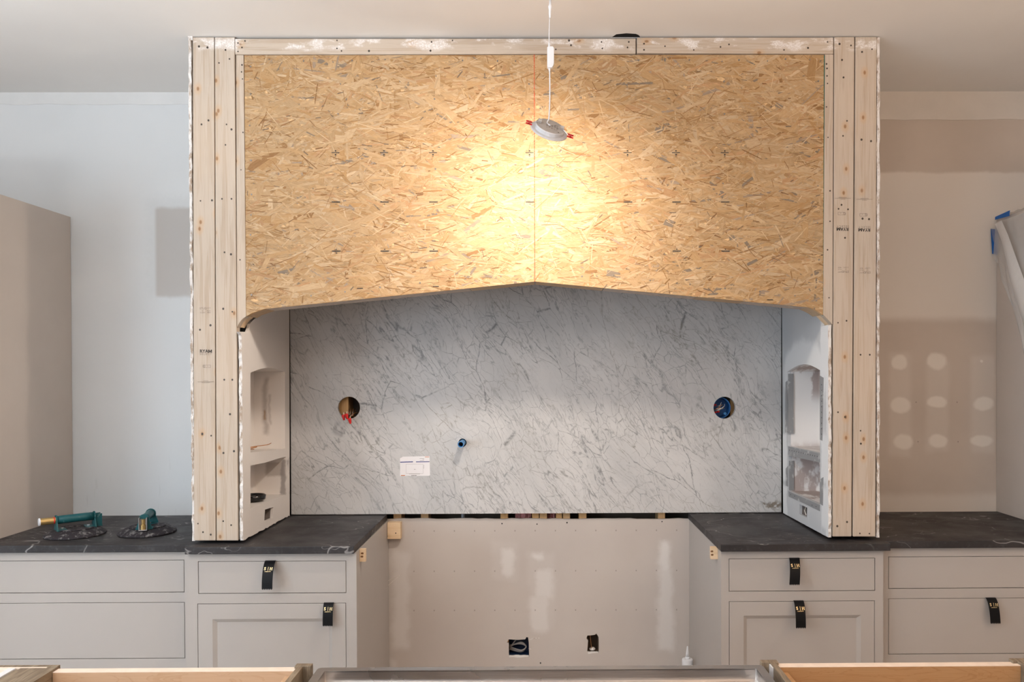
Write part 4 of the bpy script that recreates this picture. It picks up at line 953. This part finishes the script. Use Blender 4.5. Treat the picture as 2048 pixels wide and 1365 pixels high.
# caulk tube on the floor, tip showing above the island
ct = atY(1375, 1330, -.16); 
ck = thing('caulk_tube', 'white caulk tube with a pointed nozzle standing on the floor against the wall', 'caulk tube', (ct.x, -.16, 0))
tipz = atY(1375, 1293, -.16).z; T4 = Matrix.Translation((ct.x, -.16, 0))
ztop = atY(1375, 1318, -.16).z
mk('tube_body', MB().add(lathe([(.0255, 0), (.0255, ztop-.008), (.0245, ztop-.002), (.020, ztop), (0, ztop)], 28), 0, T4), M_WHITE, ck, smooth=False)
mk('collar', MB().add(lathe([(.011, ztop-.001), (.012, ztop+.006), (.009, ztop+.010), (0, ztop+.010)], 20), 0, T4), M_WHITE, ck)
mk('nozzle', MB().add(lathe([(.0085, ztop+.008), (.0065, ztop+.03), (.0030, tipz-.003), (.0012, tipz), (0, tipz)], 16), 0, T4), M_WHITE, ck, smooth=True)

# ------------------------------------------------------------------ tall cabinets at both ends
TH = 2.381
for s, X, zt in ((-1, XPL, 2.381), (1, XPR, atY(1992, 438.5, 0).z)):
    lab = 'tall taupe cabinet side panel beyond the suction lifters, unwrapped' if s < 0 else 'tall taupe cabinet partly draped with translucent plastic film and blue tape'
    c_ = thing('tall_cabinet', lab, 'cabinet', (X+s*.4, -.36, 0))
    f = .002
    mk('side_panel', box(min(X, X+s*.019), max(X, X+s*.019), -.70, -f, 0, zt), M_TALL, c_, bevel=.0008, seg=1)
    mk('side_panel', box(min(X+s*.78, X+s*.80), max(X+s*.78, X+s*.80), -.70, -f, 0, zt), M_TALL, c_)
    a, b = sorted((X+s*.0192, X+s*.7798))
    mk('top_panel', box(a, b, -.70, -f, zt-.02, zt), M_TALL, c_)
    mk('back_panel', box(a, b, -.012, -f, 0, zt-.021), M_TALL, c_)
    for k in range(2):
        d0 = a+(b-a)/2*k
        mk('door', box(d0+.002, d0+(b-a)/2-.002, -.72, -.701, .1, zt-.004), M_TALL, c_, bevel=.001, seg=1)

# plastic film draped over the tall cabinet, taped at the corner
film = thing('plastic_film', 'translucent plastic dust film draped over the tall cabinet top and side', 'plastic sheet', (XPR-.02, -.3, 1.6))
ztr = atY(1992, 438.5, 0).z
lft = [(1980, 452), (1986, 486), (1993, 505), (2000, 522), (2008, 538), (2013, 556), (2020, 572), (2030, 606), (2040, 640), (2060, 715), (2080, 790)]
NV, NU = 44, 40; v = []; fcs = []
def lpt(t_):
    x = t_*(len(lft)-1); i = min(int(x), len(lft)-2); k = x-i; return (lft[i][0]+(lft[i+1][0]-lft[i][0])*k, lft[i][1]+(lft[i+1][1]-lft[i][1])*k)
rf = random.Random(4); ph = [rf.uniform(0, 6) for _ in range(6)]
for j in range(NV+1):
    t_ = j/NV; ly, lz = yz(*lpt(t_), XPR)
    ly = min(ly, -.012)
    for i in range(NU+1):
        u = i/NU; Y = ly+(-.75-ly)*u; z = lz if u == 0 else lz+(ztr+.004-lz)*0
        # every row fans from the taped corner towards the front edge
        topz = ztr+.003; row = t_
        zz_ = lz*(1-u)+(topz-(topz-1.0)*row)*u
        fold = .012*math.sin(9*math.atan2(zz_-ztr-.15, Y+.02)*2.2+ph[0])+.006*math.sin(31*u+7*t_+ph[1])
        X = XPR-.010-abs(fold)*min(1, .25+t_*2)
        X -= .05*math.exp(-((u-.12-.10*t_)/.10)**2)*t_
        v.append((X, Y, zz_))
for j in range(NV):
    for i in range(NU): fcs.append((j*(NU+1)+i, j*(NU+1)+i+1, (j+1)*(NU+1)+i+1, (j+1)*(NU+1)+i))
mk('sheet', (v, fcs), M_SHEET, film, smooth=True, recalc=False)
# second loose layer hanging as a pale pleat, and the part lying on the cabinet top
pl_ = [((1990, 448), (2003, 441)), ((2003, 482), (2016, 470)), ((2012, 520), (2031, 512)), ((2020, 560), (2047, 556)), ((2032, 600), (2062, 596)), ((2046, 648), (2080, 640)), ((2066, 720), (2108, 712)), ((2090, 800), (2140, 790))]
v, fcs = [], []; K = 10
for j, (a, b) in enumerate(pl_):
    for i in range(K+1):
        u = i/K; px, py = a[0]+(b[0]-a[0])*u, a[1]+(b[1]-a[1])*u; q = atX(px, py, XPR-.045); bulge = .022*math.sin(PI*u)*min(1, j/3)
        v.append((q.x-bulge, min(q.y, -.02), q.z))
for j in range(len(pl_)-1):
    for i in range(K): fcs.append((j*(K+1)+i, j*(K+1)+i+1, (j+1)*(K+1)+i+1, (j+1)*(K+1)+i))
mk('film_pleat', (v, fcs), mat_sheet(.72), film, smooth=True, recalc=False)
v, fcs = [], []
for j in range(9):
    for i in range(25):
        v.append((XPR-.011+.09*j, -.015-.69*i/24, ztr+.004+.005*abs(math.sin(i*1.3+j*.8))))
for j in range(8):
    for i in range(24): fcs.append((j*25+i, j*25+i+1, (j+1)*25+i+1, (j+1)*25+i))
mk('film_top', (v, fcs), M_SHEET, film, smooth=True, recalc=False)
def tape(name, pts, Yoff, par):
    mk(name, prism(pts, 'X', XPR-.016, XPR-.0145), M_TAPE, par)
tp = [(min(q_[0], -.016), q_[1]) for q_ in (yz(*p, XPR) for p in ((1991, 436), (2026, 421), (2025, 432), (2022, 433), (1993, 441), (1991, 440)))]
tape('tape_strip', tp, 0, film)
q = [xz(*p, -.006) for p in ((1981, 458), (1985, 461), (1996, 508), (1994, 510), (1984, 508), (1981.5, 466))]
mk('tape_strip', prism(q, 'Y', -.0085, -.0075), M_TAPE, film)
q = [xz(*p, -.012) for p in ((1982, 458), (1997, 459), (1998, 478), (1996, 507), (1986, 480))]
mk('tape_strip', prism(q, 'Y', -.0125, -.0115), plain('blue_tape_under_film', (.16, .21, .38), .6), film, label='blue tape seen through the film')

# ------------------------------------------------------------------ suction lifters
def lifter(px, py, R_, yaw, label, plunger):
    p = atZ(px, py, CZ); root = thing('suction_lifter', label, 'suction lifter', (p.x, p.y, CZ+.0005), 'suction lifters on the dark worktop', (0, 0, yaw))
    L = dict(local=True)
    mk('rubber_cup', lathe([(0, .004), (R_*.97, .0), (R_, .003), (R_*.99, .007), (R_*.93, .012), (R_*.80, .021), (R_*.70, .026), (R_*.66, .027), (0, .027)], 56), M_RUBBER, root, smooth=False, **L)
    mk('mount_plate', lathe([(R_*.30, .0272), (R_*.62, .0272), (R_*.63, .030), (R_*.58, .032), (R_*.34, .031), (R_*.30, .0285)], 48), M_RUBBER, root, **L)
    hl = R_*.60
    for q in (-1, 1):
        m = MB(); th = .0025; x = q*hl; tb = .034; tt = .021; z0_, z1_ = .0275, .090
        o = [(-tb, z0_), (tb, z0_), (tt, z1_-.028)]+[(.0215*math.cos(a), z1_-.018+.0215*math.sin(a)) for a in [PI*i/8 for i in range(9)]]+[(-tt, z1_-.028)]
        m.add(prism(o, 'X', x-th, x+th)); m.add(box(min(x, x-q*.035), max(x, x-q*.035), -tb, tb, z0_-.0002, z0_+.0055))
        b_ = mk('handle_bracket', m, M_TEAL, root, **L)
        mk('bolt', MB().add(lathe([(.006, 0), (.006, .004), (0, .005)], 10), 0, Matrix.Translation((x-q*.022, 0, z0_+.0055))), M_CHROME, root, **L)
    mk('handle', tube([(-hl, 0, .072), (-hl*.5, 0, .0725), (hl*.5, 0, .0725), (hl, 0, .072)], .0175, 20), M_TEAL, root, smooth=True, **L)
    if plunger == 'out':
        mk('pump_plunger', tube([(-hl-.002, 0, .072), (-hl-.058, 0, .072)], .0145, 18), M_BRASS, root, **L)
        mk('red_band', tube([(-hl-.006, 0, .072), (-hl-.010, 0, .072)], .0149, 18), M_RED, root, **L)
        mk('white_button', tube([(-hl-.0585, 0, .072), (-hl-.064, 0, .072)], [.0165, .0155], 18), M_WHITE, root, **L)
    else:
        mk('pump_plunger', tube([(hl+.002, 0, .072), (hl+.016, 0, .072)], .0145, 18), M_BRASS, root, **L)
    # valve on the far end
    e = hl if plunger == 'out' else -hl
    s = 1 if e > 0 else -1
    m = MB(); m.add(box(min(e+s*.003, e+s*.006), max(e+s*.003, e+s*.006), -.016, .016, .030, .074)); m.add(box(min(e+s*.003, e+s*.03), max(e+s*.003, e+s*.03), -.016, .016, .0275, .031))
    for q in (-1, 1): m.add(box(min(e+s*.003, e+s*.028), max(e+s*.003, e+s*.028), q*.0148-.0012, q*.0148+.0012, .031, .082))
    mk('valve_guard', m, M_CHROME if plunger != 'out' else M_TEAL, root, **L)
    mk('valve_body', tube([(e+s*.016, 0, .031), (e+s*.016, 0, .050), (e+s*.016, 0, .053), (e+s*.016, 0, .074)], [.010, .010, .0065, .0075], 14), M_BRASS, root, **L)
lifter(151, 1070, .120, math.radians(42), 'black rubber suction lifter with a brass plunger sticking out towards the tall panel', 'out')
lifter(295, 1066, .118, math.radians(106), 'black rubber suction lifter turned end-on, nearer the pine studs', 'in')

# things inside the lifter-side niches
nz = .0
p0 = yz(518, 1001, CL-.03)
cap = atX(512, 1001, CL-.05)
NZ = yz(501, 1018, CL)[1]; NZ2 = yz(501, 906, CL)[1]
cy_ = atX(516, 1003, CL-.045)
dk = thing('black_dish', 'shiny black round dish lying in the lower niche over the outlet hole', 'dish', (CL-.066, cy_.y, NZ+.004))
Tm = Matrix.Translation((CL-.066, cy_.y, NZ+.0005))
mk('dish_body', MB().add(lathe([(0, .002), (.044, .0), (.052, .004), (.054, .022), (.050, .024), (.047, .020), (.045, .008), (0, .006)], 40), 0, Tm), plain('glossy_black', (.012, .011, .012), .12, spec=.6), dk, smooth=True)
mk('dish_hub', MB().add(lathe([(.016, .006), (.016, .015), (.010, .017), (0, .017)], 20), 0, Tm), M_CHROME, dk)
cw = atX(520, 902, CL-.03)
mk('copper_wire_offcut', tube(spline([(CL-.02, cw.y-.10, NZ2+.004), (CL-.05, cw.y-.06, NZ2+.002), (CL-.04, cw.y-.01, NZ2+.006), (CL-.08, cw.y-.03, NZ2+.003), (CL-.06, cw.y+.04, NZ2+.004), (CL-.02, cw.y+.06, NZ2+.008), (CL-.015, cw.y+.10, NZ2+.012)]), .0018, 6), M_COPPER, smooth=True, label='thin curly copper wire offcut on the shelf of the upper niche', category='wire')

# ------------------------------------------------------------------ lamp hanging on its cable
LP = atY(1098, 261, -1.17)
nrm = Vector((-.29, .64, -.71)).normalized()
lamp = thing('hanging_downlight', 'round white recessed light dangling on its white cable in front of the strand board', 'lamp', LP)
zq = nrm.to_track_quat('Z', 'Y').to_matrix().to_4x4(); XA = Vector((1, 0, -.12)); XA = (XA-nrm*XA.dot(nrm)).normalized(); YA = nrm.cross(XA)
LM = Matrix(((XA.x, YA.x, nrm.x, LP.x), (XA.y, YA.y, nrm.y, LP.y), (XA.z, YA.z, nrm.z, LP.z), (0, 0, 0, 1)))
RL = .0655
mk('trim_ring', MB().add(lathe([(RL*.84, -.001), (RL*.97, -.001), (RL, .001), (RL, .003), (RL*.96, .0048), (RL*.86, .0048), (RL*.84, .003)], 56, closed=True).__class__((lathe([(RL*.80, -.002), (RL*.97, -.001), (RL, .001), (RL, .003), (RL*.96, .0048), (RL*.86, .0048), (RL*.84, .003)], 56))), 0, LM), M_WHITEM, lamp)
mk('can_body', MB().add(lathe([(RL*.80, .000), (RL*.80, -.013), (RL*.77, -.016)], 56, closed=True), 0, LM), M_WHITEM, lamp)
mk('back_plate', MB().add(lathe([(RL*.765, -.0158), (0, -.0162)], 56, closed=True), 0, LM), M_GREYM, lamp, label='grey back of the lamp')
mk('diffuser', MB().add(([(RL*.83*math.cos(2*PI*k/48), RL*.83*math.sin(2*PI*k/48), .0035) for k in range(48)], [tuple(range(48))]), 0, LM), M_DIFF, lamp, recalc=False)
for q in (-1, 1):
    m = MB()
    m.add(box(q*RL*.60-.006, q*RL*.60+.006, -.012, .006, -.024, -.0165), 0, LM)
    for yy in (-.009, .003): m.add(tube([(q*RL*.60-.005, yy-.0, -.024), (q*RL*.60+.006, yy, -.024)], .003, 8), 0, LM)
    mk('spring_clip', m, M_CHROME, lamp)
    m = MB()
    m.add(tube([(q*RL*.66, .002, -.020), (q*RL*.98, .018, -.014)], .0012, 6), 0, LM)
    x0_, x1_ = sorted((q*RL*.95, q*RL*1.28)); xm = (x0_+x1_)/2
    for yy in (.008, .026): m.add(box(x0_, x1_, yy, yy+.005, -.015, -.011), 1, LM)
    m.add(box(xm-.003, xm+.004, .008, .031, -.015, -.011), 1, LM)
    mk('clip_arm', m, [M_CHROME, M_RED], lamp, label='wire clip arm with a red plastic end')
m = MB()
B4 = LM @ Matrix.Translation((.006, .0, -.01665)) @ Matrix.Rotation(PI, 4, 'X') @ Matrix.Rotation(.0, 4, 'Z')
for j in range(9):
    yy = .016-.0045*j
    for i in range(5):
        w_ = random.uniform(.003, .008); xx = -.02+i*.009
        if random.random() < .8: m.add(([(xx, yy, 0), (xx+w_, yy, 0), (xx+w_, yy+.0022, 0), (xx, yy+.0022, 0)], [(0, 1, 2, 3)]), 0, B4)
mk('rating_print', m, M_INKL, lamp, recalc=False)
mk('screw_head', MB().add(lathe([(.002, 0), (.002, .001), (0, .001)], 8), 0, LM @ Matrix.Translation((.030, .030, -.0175))), M_SCREWL, lamp)
cabY = -1.17
top = [atY(x, y, cabY) for x, y in ((1094.5, 246), (1097.5, 238), (1098.8, 222), (1099.6, 200), (1099.8, 170), (1099.3, 142))]
mk('cable', tube(spline([LP+nrm*-.016+Vector((0, 0, .002))]+top), .0022, 8), M_WHITE, lamp, smooth=True)
b0, b1 = atY(1094.5, 137, cabY), atY(1108, 94.5, cabY)
mk('cable_connector', prism([(b0.x+.002, b0.z), (b0.x, b0.z+.004), (b0.x, b1.z-.003), (b0.x+.003, b1.z), (b1.x-.004, b1.z), (b1.x, b1.z-.006), (b1.x, b0.z+.016), (b1.x-.004, b0.z+.004), (b1.x-.008, b0.z)], 'Y', cabY-.010, cabY+.010), M_WHITE, lamp, bevel=.0025)
mk('strain_relief', tube([atY(1099.3, 143, cabY), atY(1099, 136, cabY)], [.0028, .004], 10), M_WHITE, lamp)
mk('strain_relief', tube([atY(1098.5, 95, cabY), atY(1098.3, 86, cabY)], [.0042, .0026], 10), M_WHITE, lamp)
c0 = [atY(x, y, cabY) for x, y in ((1098.3, 88), (1098.4, 66), (1099.5, 36))]
mk('cable', tube(spline(c0), .0016, 8), M_WHITE, lamp, smooth=True)
mk('plug', tube([atY(1100, 36, cabY), atY(1100, 28, cabY), atY(1100.3, 20, cabY), atY(1100.5, 17, cabY), atY(1100.6, 13, cabY), atY(1100.7, 10, cabY), atY(1100.7, 0, cabY)], [.0030, .0042, .0046, .0066, .0074, .0050, .0040], 16), M_WHITE, lamp, smooth=True)
pt = atY(1100.7, 0, cabY)
mk('cable', tube([pt, Vector((pt.x+.002, cabY, CEIL+.004))], .0038, 8), M_WHITE, lamp, smooth=True)
# the lamp's own light leaves its diffuser
ll = bpy.data.lights.new('downlight_glow', 'AREA'); ll.shape = 'DISK'; ll.size = RL*1.6; ll.energy = LAMP_W; ll.color = (1, .88, .76)
lo_ = bpy.data.objects.new('downlight_glow', ll); COL.objects.link(lo_)
lo_.matrix_world = Matrix.Translation(LP+nrm*.006) @ (-nrm).to_track_quat('Z', 'Y').to_matrix().to_4x4()

# ------------------------------------------------------------------ island in front: open cabinets and the sink
IZ = .87
def IP(px, py, z=IZ): return atZ(px, py, z)
def maplebox(c, x0, x1, yb, z, sides='lr'):       # pale plywood box standing inside the cabinet, open top
    t_ = .025; zf = z-.32
    mk('box_panel', box(x0, x1, yb-t_, yb, zf, z), [M_MAPLE], c, bevel=.0005, seg=1, label='maple plywood panel')
    mk('panel_edging', box(x0, x1, yb-t_, yb, z, z+.0012), M_MAPEDGE, c, label='pale top edge of the plywood')
    if 'l' in sides: mk('box_panel', box(x0, x0+t_, yb-.60, yb-t_-.0003, zf, z-.012), M_MAPLE, c)
    if 'r' in sides: mk('box_panel', box(x1-t_, x1, yb-.60, yb-t_-.0003, zf, z-.012), M_MAPLE, c)
    mk('box_panel', box(x0+t_, x1-t_, yb-.60, yb-t_-.0003, zf, zf+.012), M_MAPLE, c)
    mk('box_panel', box(x0+t_, x1-t_, yb-.60, yb-.584, zf, z), M_MAPLE, c)
def stile(c, x0, x1, y0, y1, z): mk('stile', box(x0, x1, y0, y1, .0, z), M_WALNUT, c, bevel=.001, seg=1)
def side(c, x0, x1, y0, y1, z): mk('side_panel', box(x0, x1, y0, y1, .08, z), M_WALNUT, c, bevel=.0008, seg=1)
# lifter-side island cabinet
A, B = IP(593, 1328), IP(626.5, 1327); yb = (A.y+B.y)/2
Y1 = yb-.62
il = thing('island_cabinet', 'open walnut island cabinet with a maple plywood box, on the lifter side of the sink', 'cabinet', ((A.x-1.3)/2, yb-.3, 0))
stile(il, A.x, B.x, yb-.019, yb, IZ)
S0, S1 = IP(595, 1332), IP(607.5, 1331)
side(il, S0.x, S1.x, Y1, yb-.0195, IZ-.001)
wl = IP(115, 1334)
mk('divider_top', box(wl.x-.09, wl.x, Y1, yb-.012, IZ-.019, IZ-.001), M_WALNUT, il, label='wide walnut divider')
side(il, wl.x-.02, wl.x-.001, Y1, yb-.0195, IZ-.0195)
mk('back_rail', box(-2.0, wl.x, yb-.0115, yb, IZ-.08, IZ), M_WALNUT, il)
mk('divider_edge', box(-2.0, wl.x-.025, yb-.018, yb-.0122, IZ-.05, IZ-.0005), M_MAPEDGE, il, label='thin pale line behind the divider')
maplebox(il, wl.x+.0005, S0.x-.0005, yb-.008, IZ-.008, 'r')
e0 = IP(10, 1346)
mk('divider_top', box(e0.x+.008, wl.x-.0905, Y1, yb-.0185, IZ-.022, IZ-.004), M_WALNUT, il)
mk('box_panel', box(e0.x-.012, e0.x+.006, Y1, yb-.0185, IZ-.30, IZ-.001), M_WHITE, il, label='white laminate panel edge')
maplebox(il, -1.95, e0.x-.013, yb-.022, IZ-.008)
# other side
A, B = IP(1519.5, 1320.5), IP(1553, 1320); yr = (A.y+B.y)/2
ir = thing('island_cabinet', 'open walnut island cabinet with an amber maple box, on the film side of the sink', 'cabinet', ((A.x+1.8)/2, yr-.3, 0))
stile(ir, A.x, B.x-.0, yr-.019, yr, IZ)
S0, S1 = IP(1540.5, 1325), IP(1552, 1325)
side(ir, S0.x, S1.x, Y1, yr-.0195, IZ-.001)
mk('filler_strip', box(S0.x-.004, S0.x-.0003, yr-.045, yr-.0195, .3, IZ-.004), M_WHITE, ir, label='bright strip in the corner of the divider')
wr = IP(2023, 1321)
M_MAPLE2 = mat_maple('maple_ply_amber', (.47, .265, .125), (.36, .17, .065)); mm_, M_MAPLE = M_MAPLE, M_MAPLE2
maplebox(ir, S1.x+.0005, wr.x+.012, yr-.008, IZ-.008, 'l'); M_MAPLE = mm_
side(ir, wr.x+.0125, wr.x+.04, Y1, yr-.0195, IZ-.001)
stile(ir, wr.x, wr.x+.09, yr-.019, yr, IZ)
# sink
A, B = IP(636, 1337.5), IP(1531, 1329.5)
ys = (A.y+B.y)/2; xa, xb = A.x, IP(1515, 1330).x+.012
sink = thing('sink', 'wide brushed stainless steel sink set into the island, a bright glint on its back wall', 'sink', ((xa+xb)/2, ys-.28, 0))
def rrect(x0, x1, y0, y1, r, n=5):
    o = []
    for cx, cy, a in ((x1-r, y1-r, 0), (x0+r, y1-r, PI/2), (x0+r, y0+r, PI), (x1-r, y0+r, 1.5*PI)):
        o += [(cx+r*math.cos(a+PI/2*i/n), cy+r*math.sin(a+PI/2*i/n)) for i in range(n+1)]
    return o
SD = .52; fl = .022
mk('rim', prism(rrect(xa, xb, ys-SD, ys, .012), 'Z', IZ-.003, IZ, [rrect(xa+fl, xb-fl, ys-SD+.05, ys-fl, .004)]), M_STEEL, sink)
def loopwall(l0, z0, l1, z1):
    n = len(l0); return [(x, y, z0) for x, y in l0]+[(x, y, z1) for x, y in l1], [(i, (i+1) % n, n+(i+1) % n, n+i) for i in range(n)]
R0 = rrect(xa+fl, xb-fl, ys-SD+.05, ys-fl, .004); R1 = rrect(xa+fl+.012, xb-fl-.012, ys-SD+.062, ys-fl-.012, .012)
mk('upper_wall', loopwall(R0, IZ-.002, R0, IZ-.028), M_STEEL, sink, recalc=False)
mk('ledge', loopwall(R0, IZ-.028, R1, IZ-.029), M_STEEL, sink, recalc=False)
m = MB().add(loopwall(R1, IZ-.029, R1, IZ-.25)); m.add(([(x, y, IZ-.25) for x, y in R1], [tuple(range(len(R1)))]))
mk('basin', m, M_STEEL, sink, recalc=False)
mk('drain', MB().add(lathe([(.055, 0), (.055, .003), (.040, .002), (.012, .001), (0, .001)], 28), 0, Matrix.Translation(((xa+xb)/2, ys-.2, IZ-.2495))), M_CHROME, sink)
mk('apron', box(xa, xb, ys-SD-.012, ys-SD-.0005, IZ-.25, IZ), M_STEEL, sink)
mk('support_frame', MB().add(box(xa+.01, xa+.028, ys-SD+.06, ys-.01, 0, IZ-.26)).add(box(xb-.028, xb-.01, ys-SD+.06, ys-.01, 0, IZ-.26)).add(box(xa+.03, xb-.03, ys-.03, ys-.012, 0, IZ-.26)), M_WALNUT, sink)
# recessed lamp housings in the ceiling (outside the view)
for i, (x, y, p, c) in enumerate(DOWNLIGHTS):
    mk('ceiling_downlight', MB().add(lathe([(.060, 0), (.075, 0), (.075, -.004), (.060, -.006)], 32, closed=True), 0, Matrix.Translation((x, y, CEIL-.001))), M_WHITE, label='white recessed ceiling lamp ring '+('nearest the side window', 'second from the side window', 'third from the side window', 'farthest from the side window')[i], category='lamp', group='ceiling downlights')
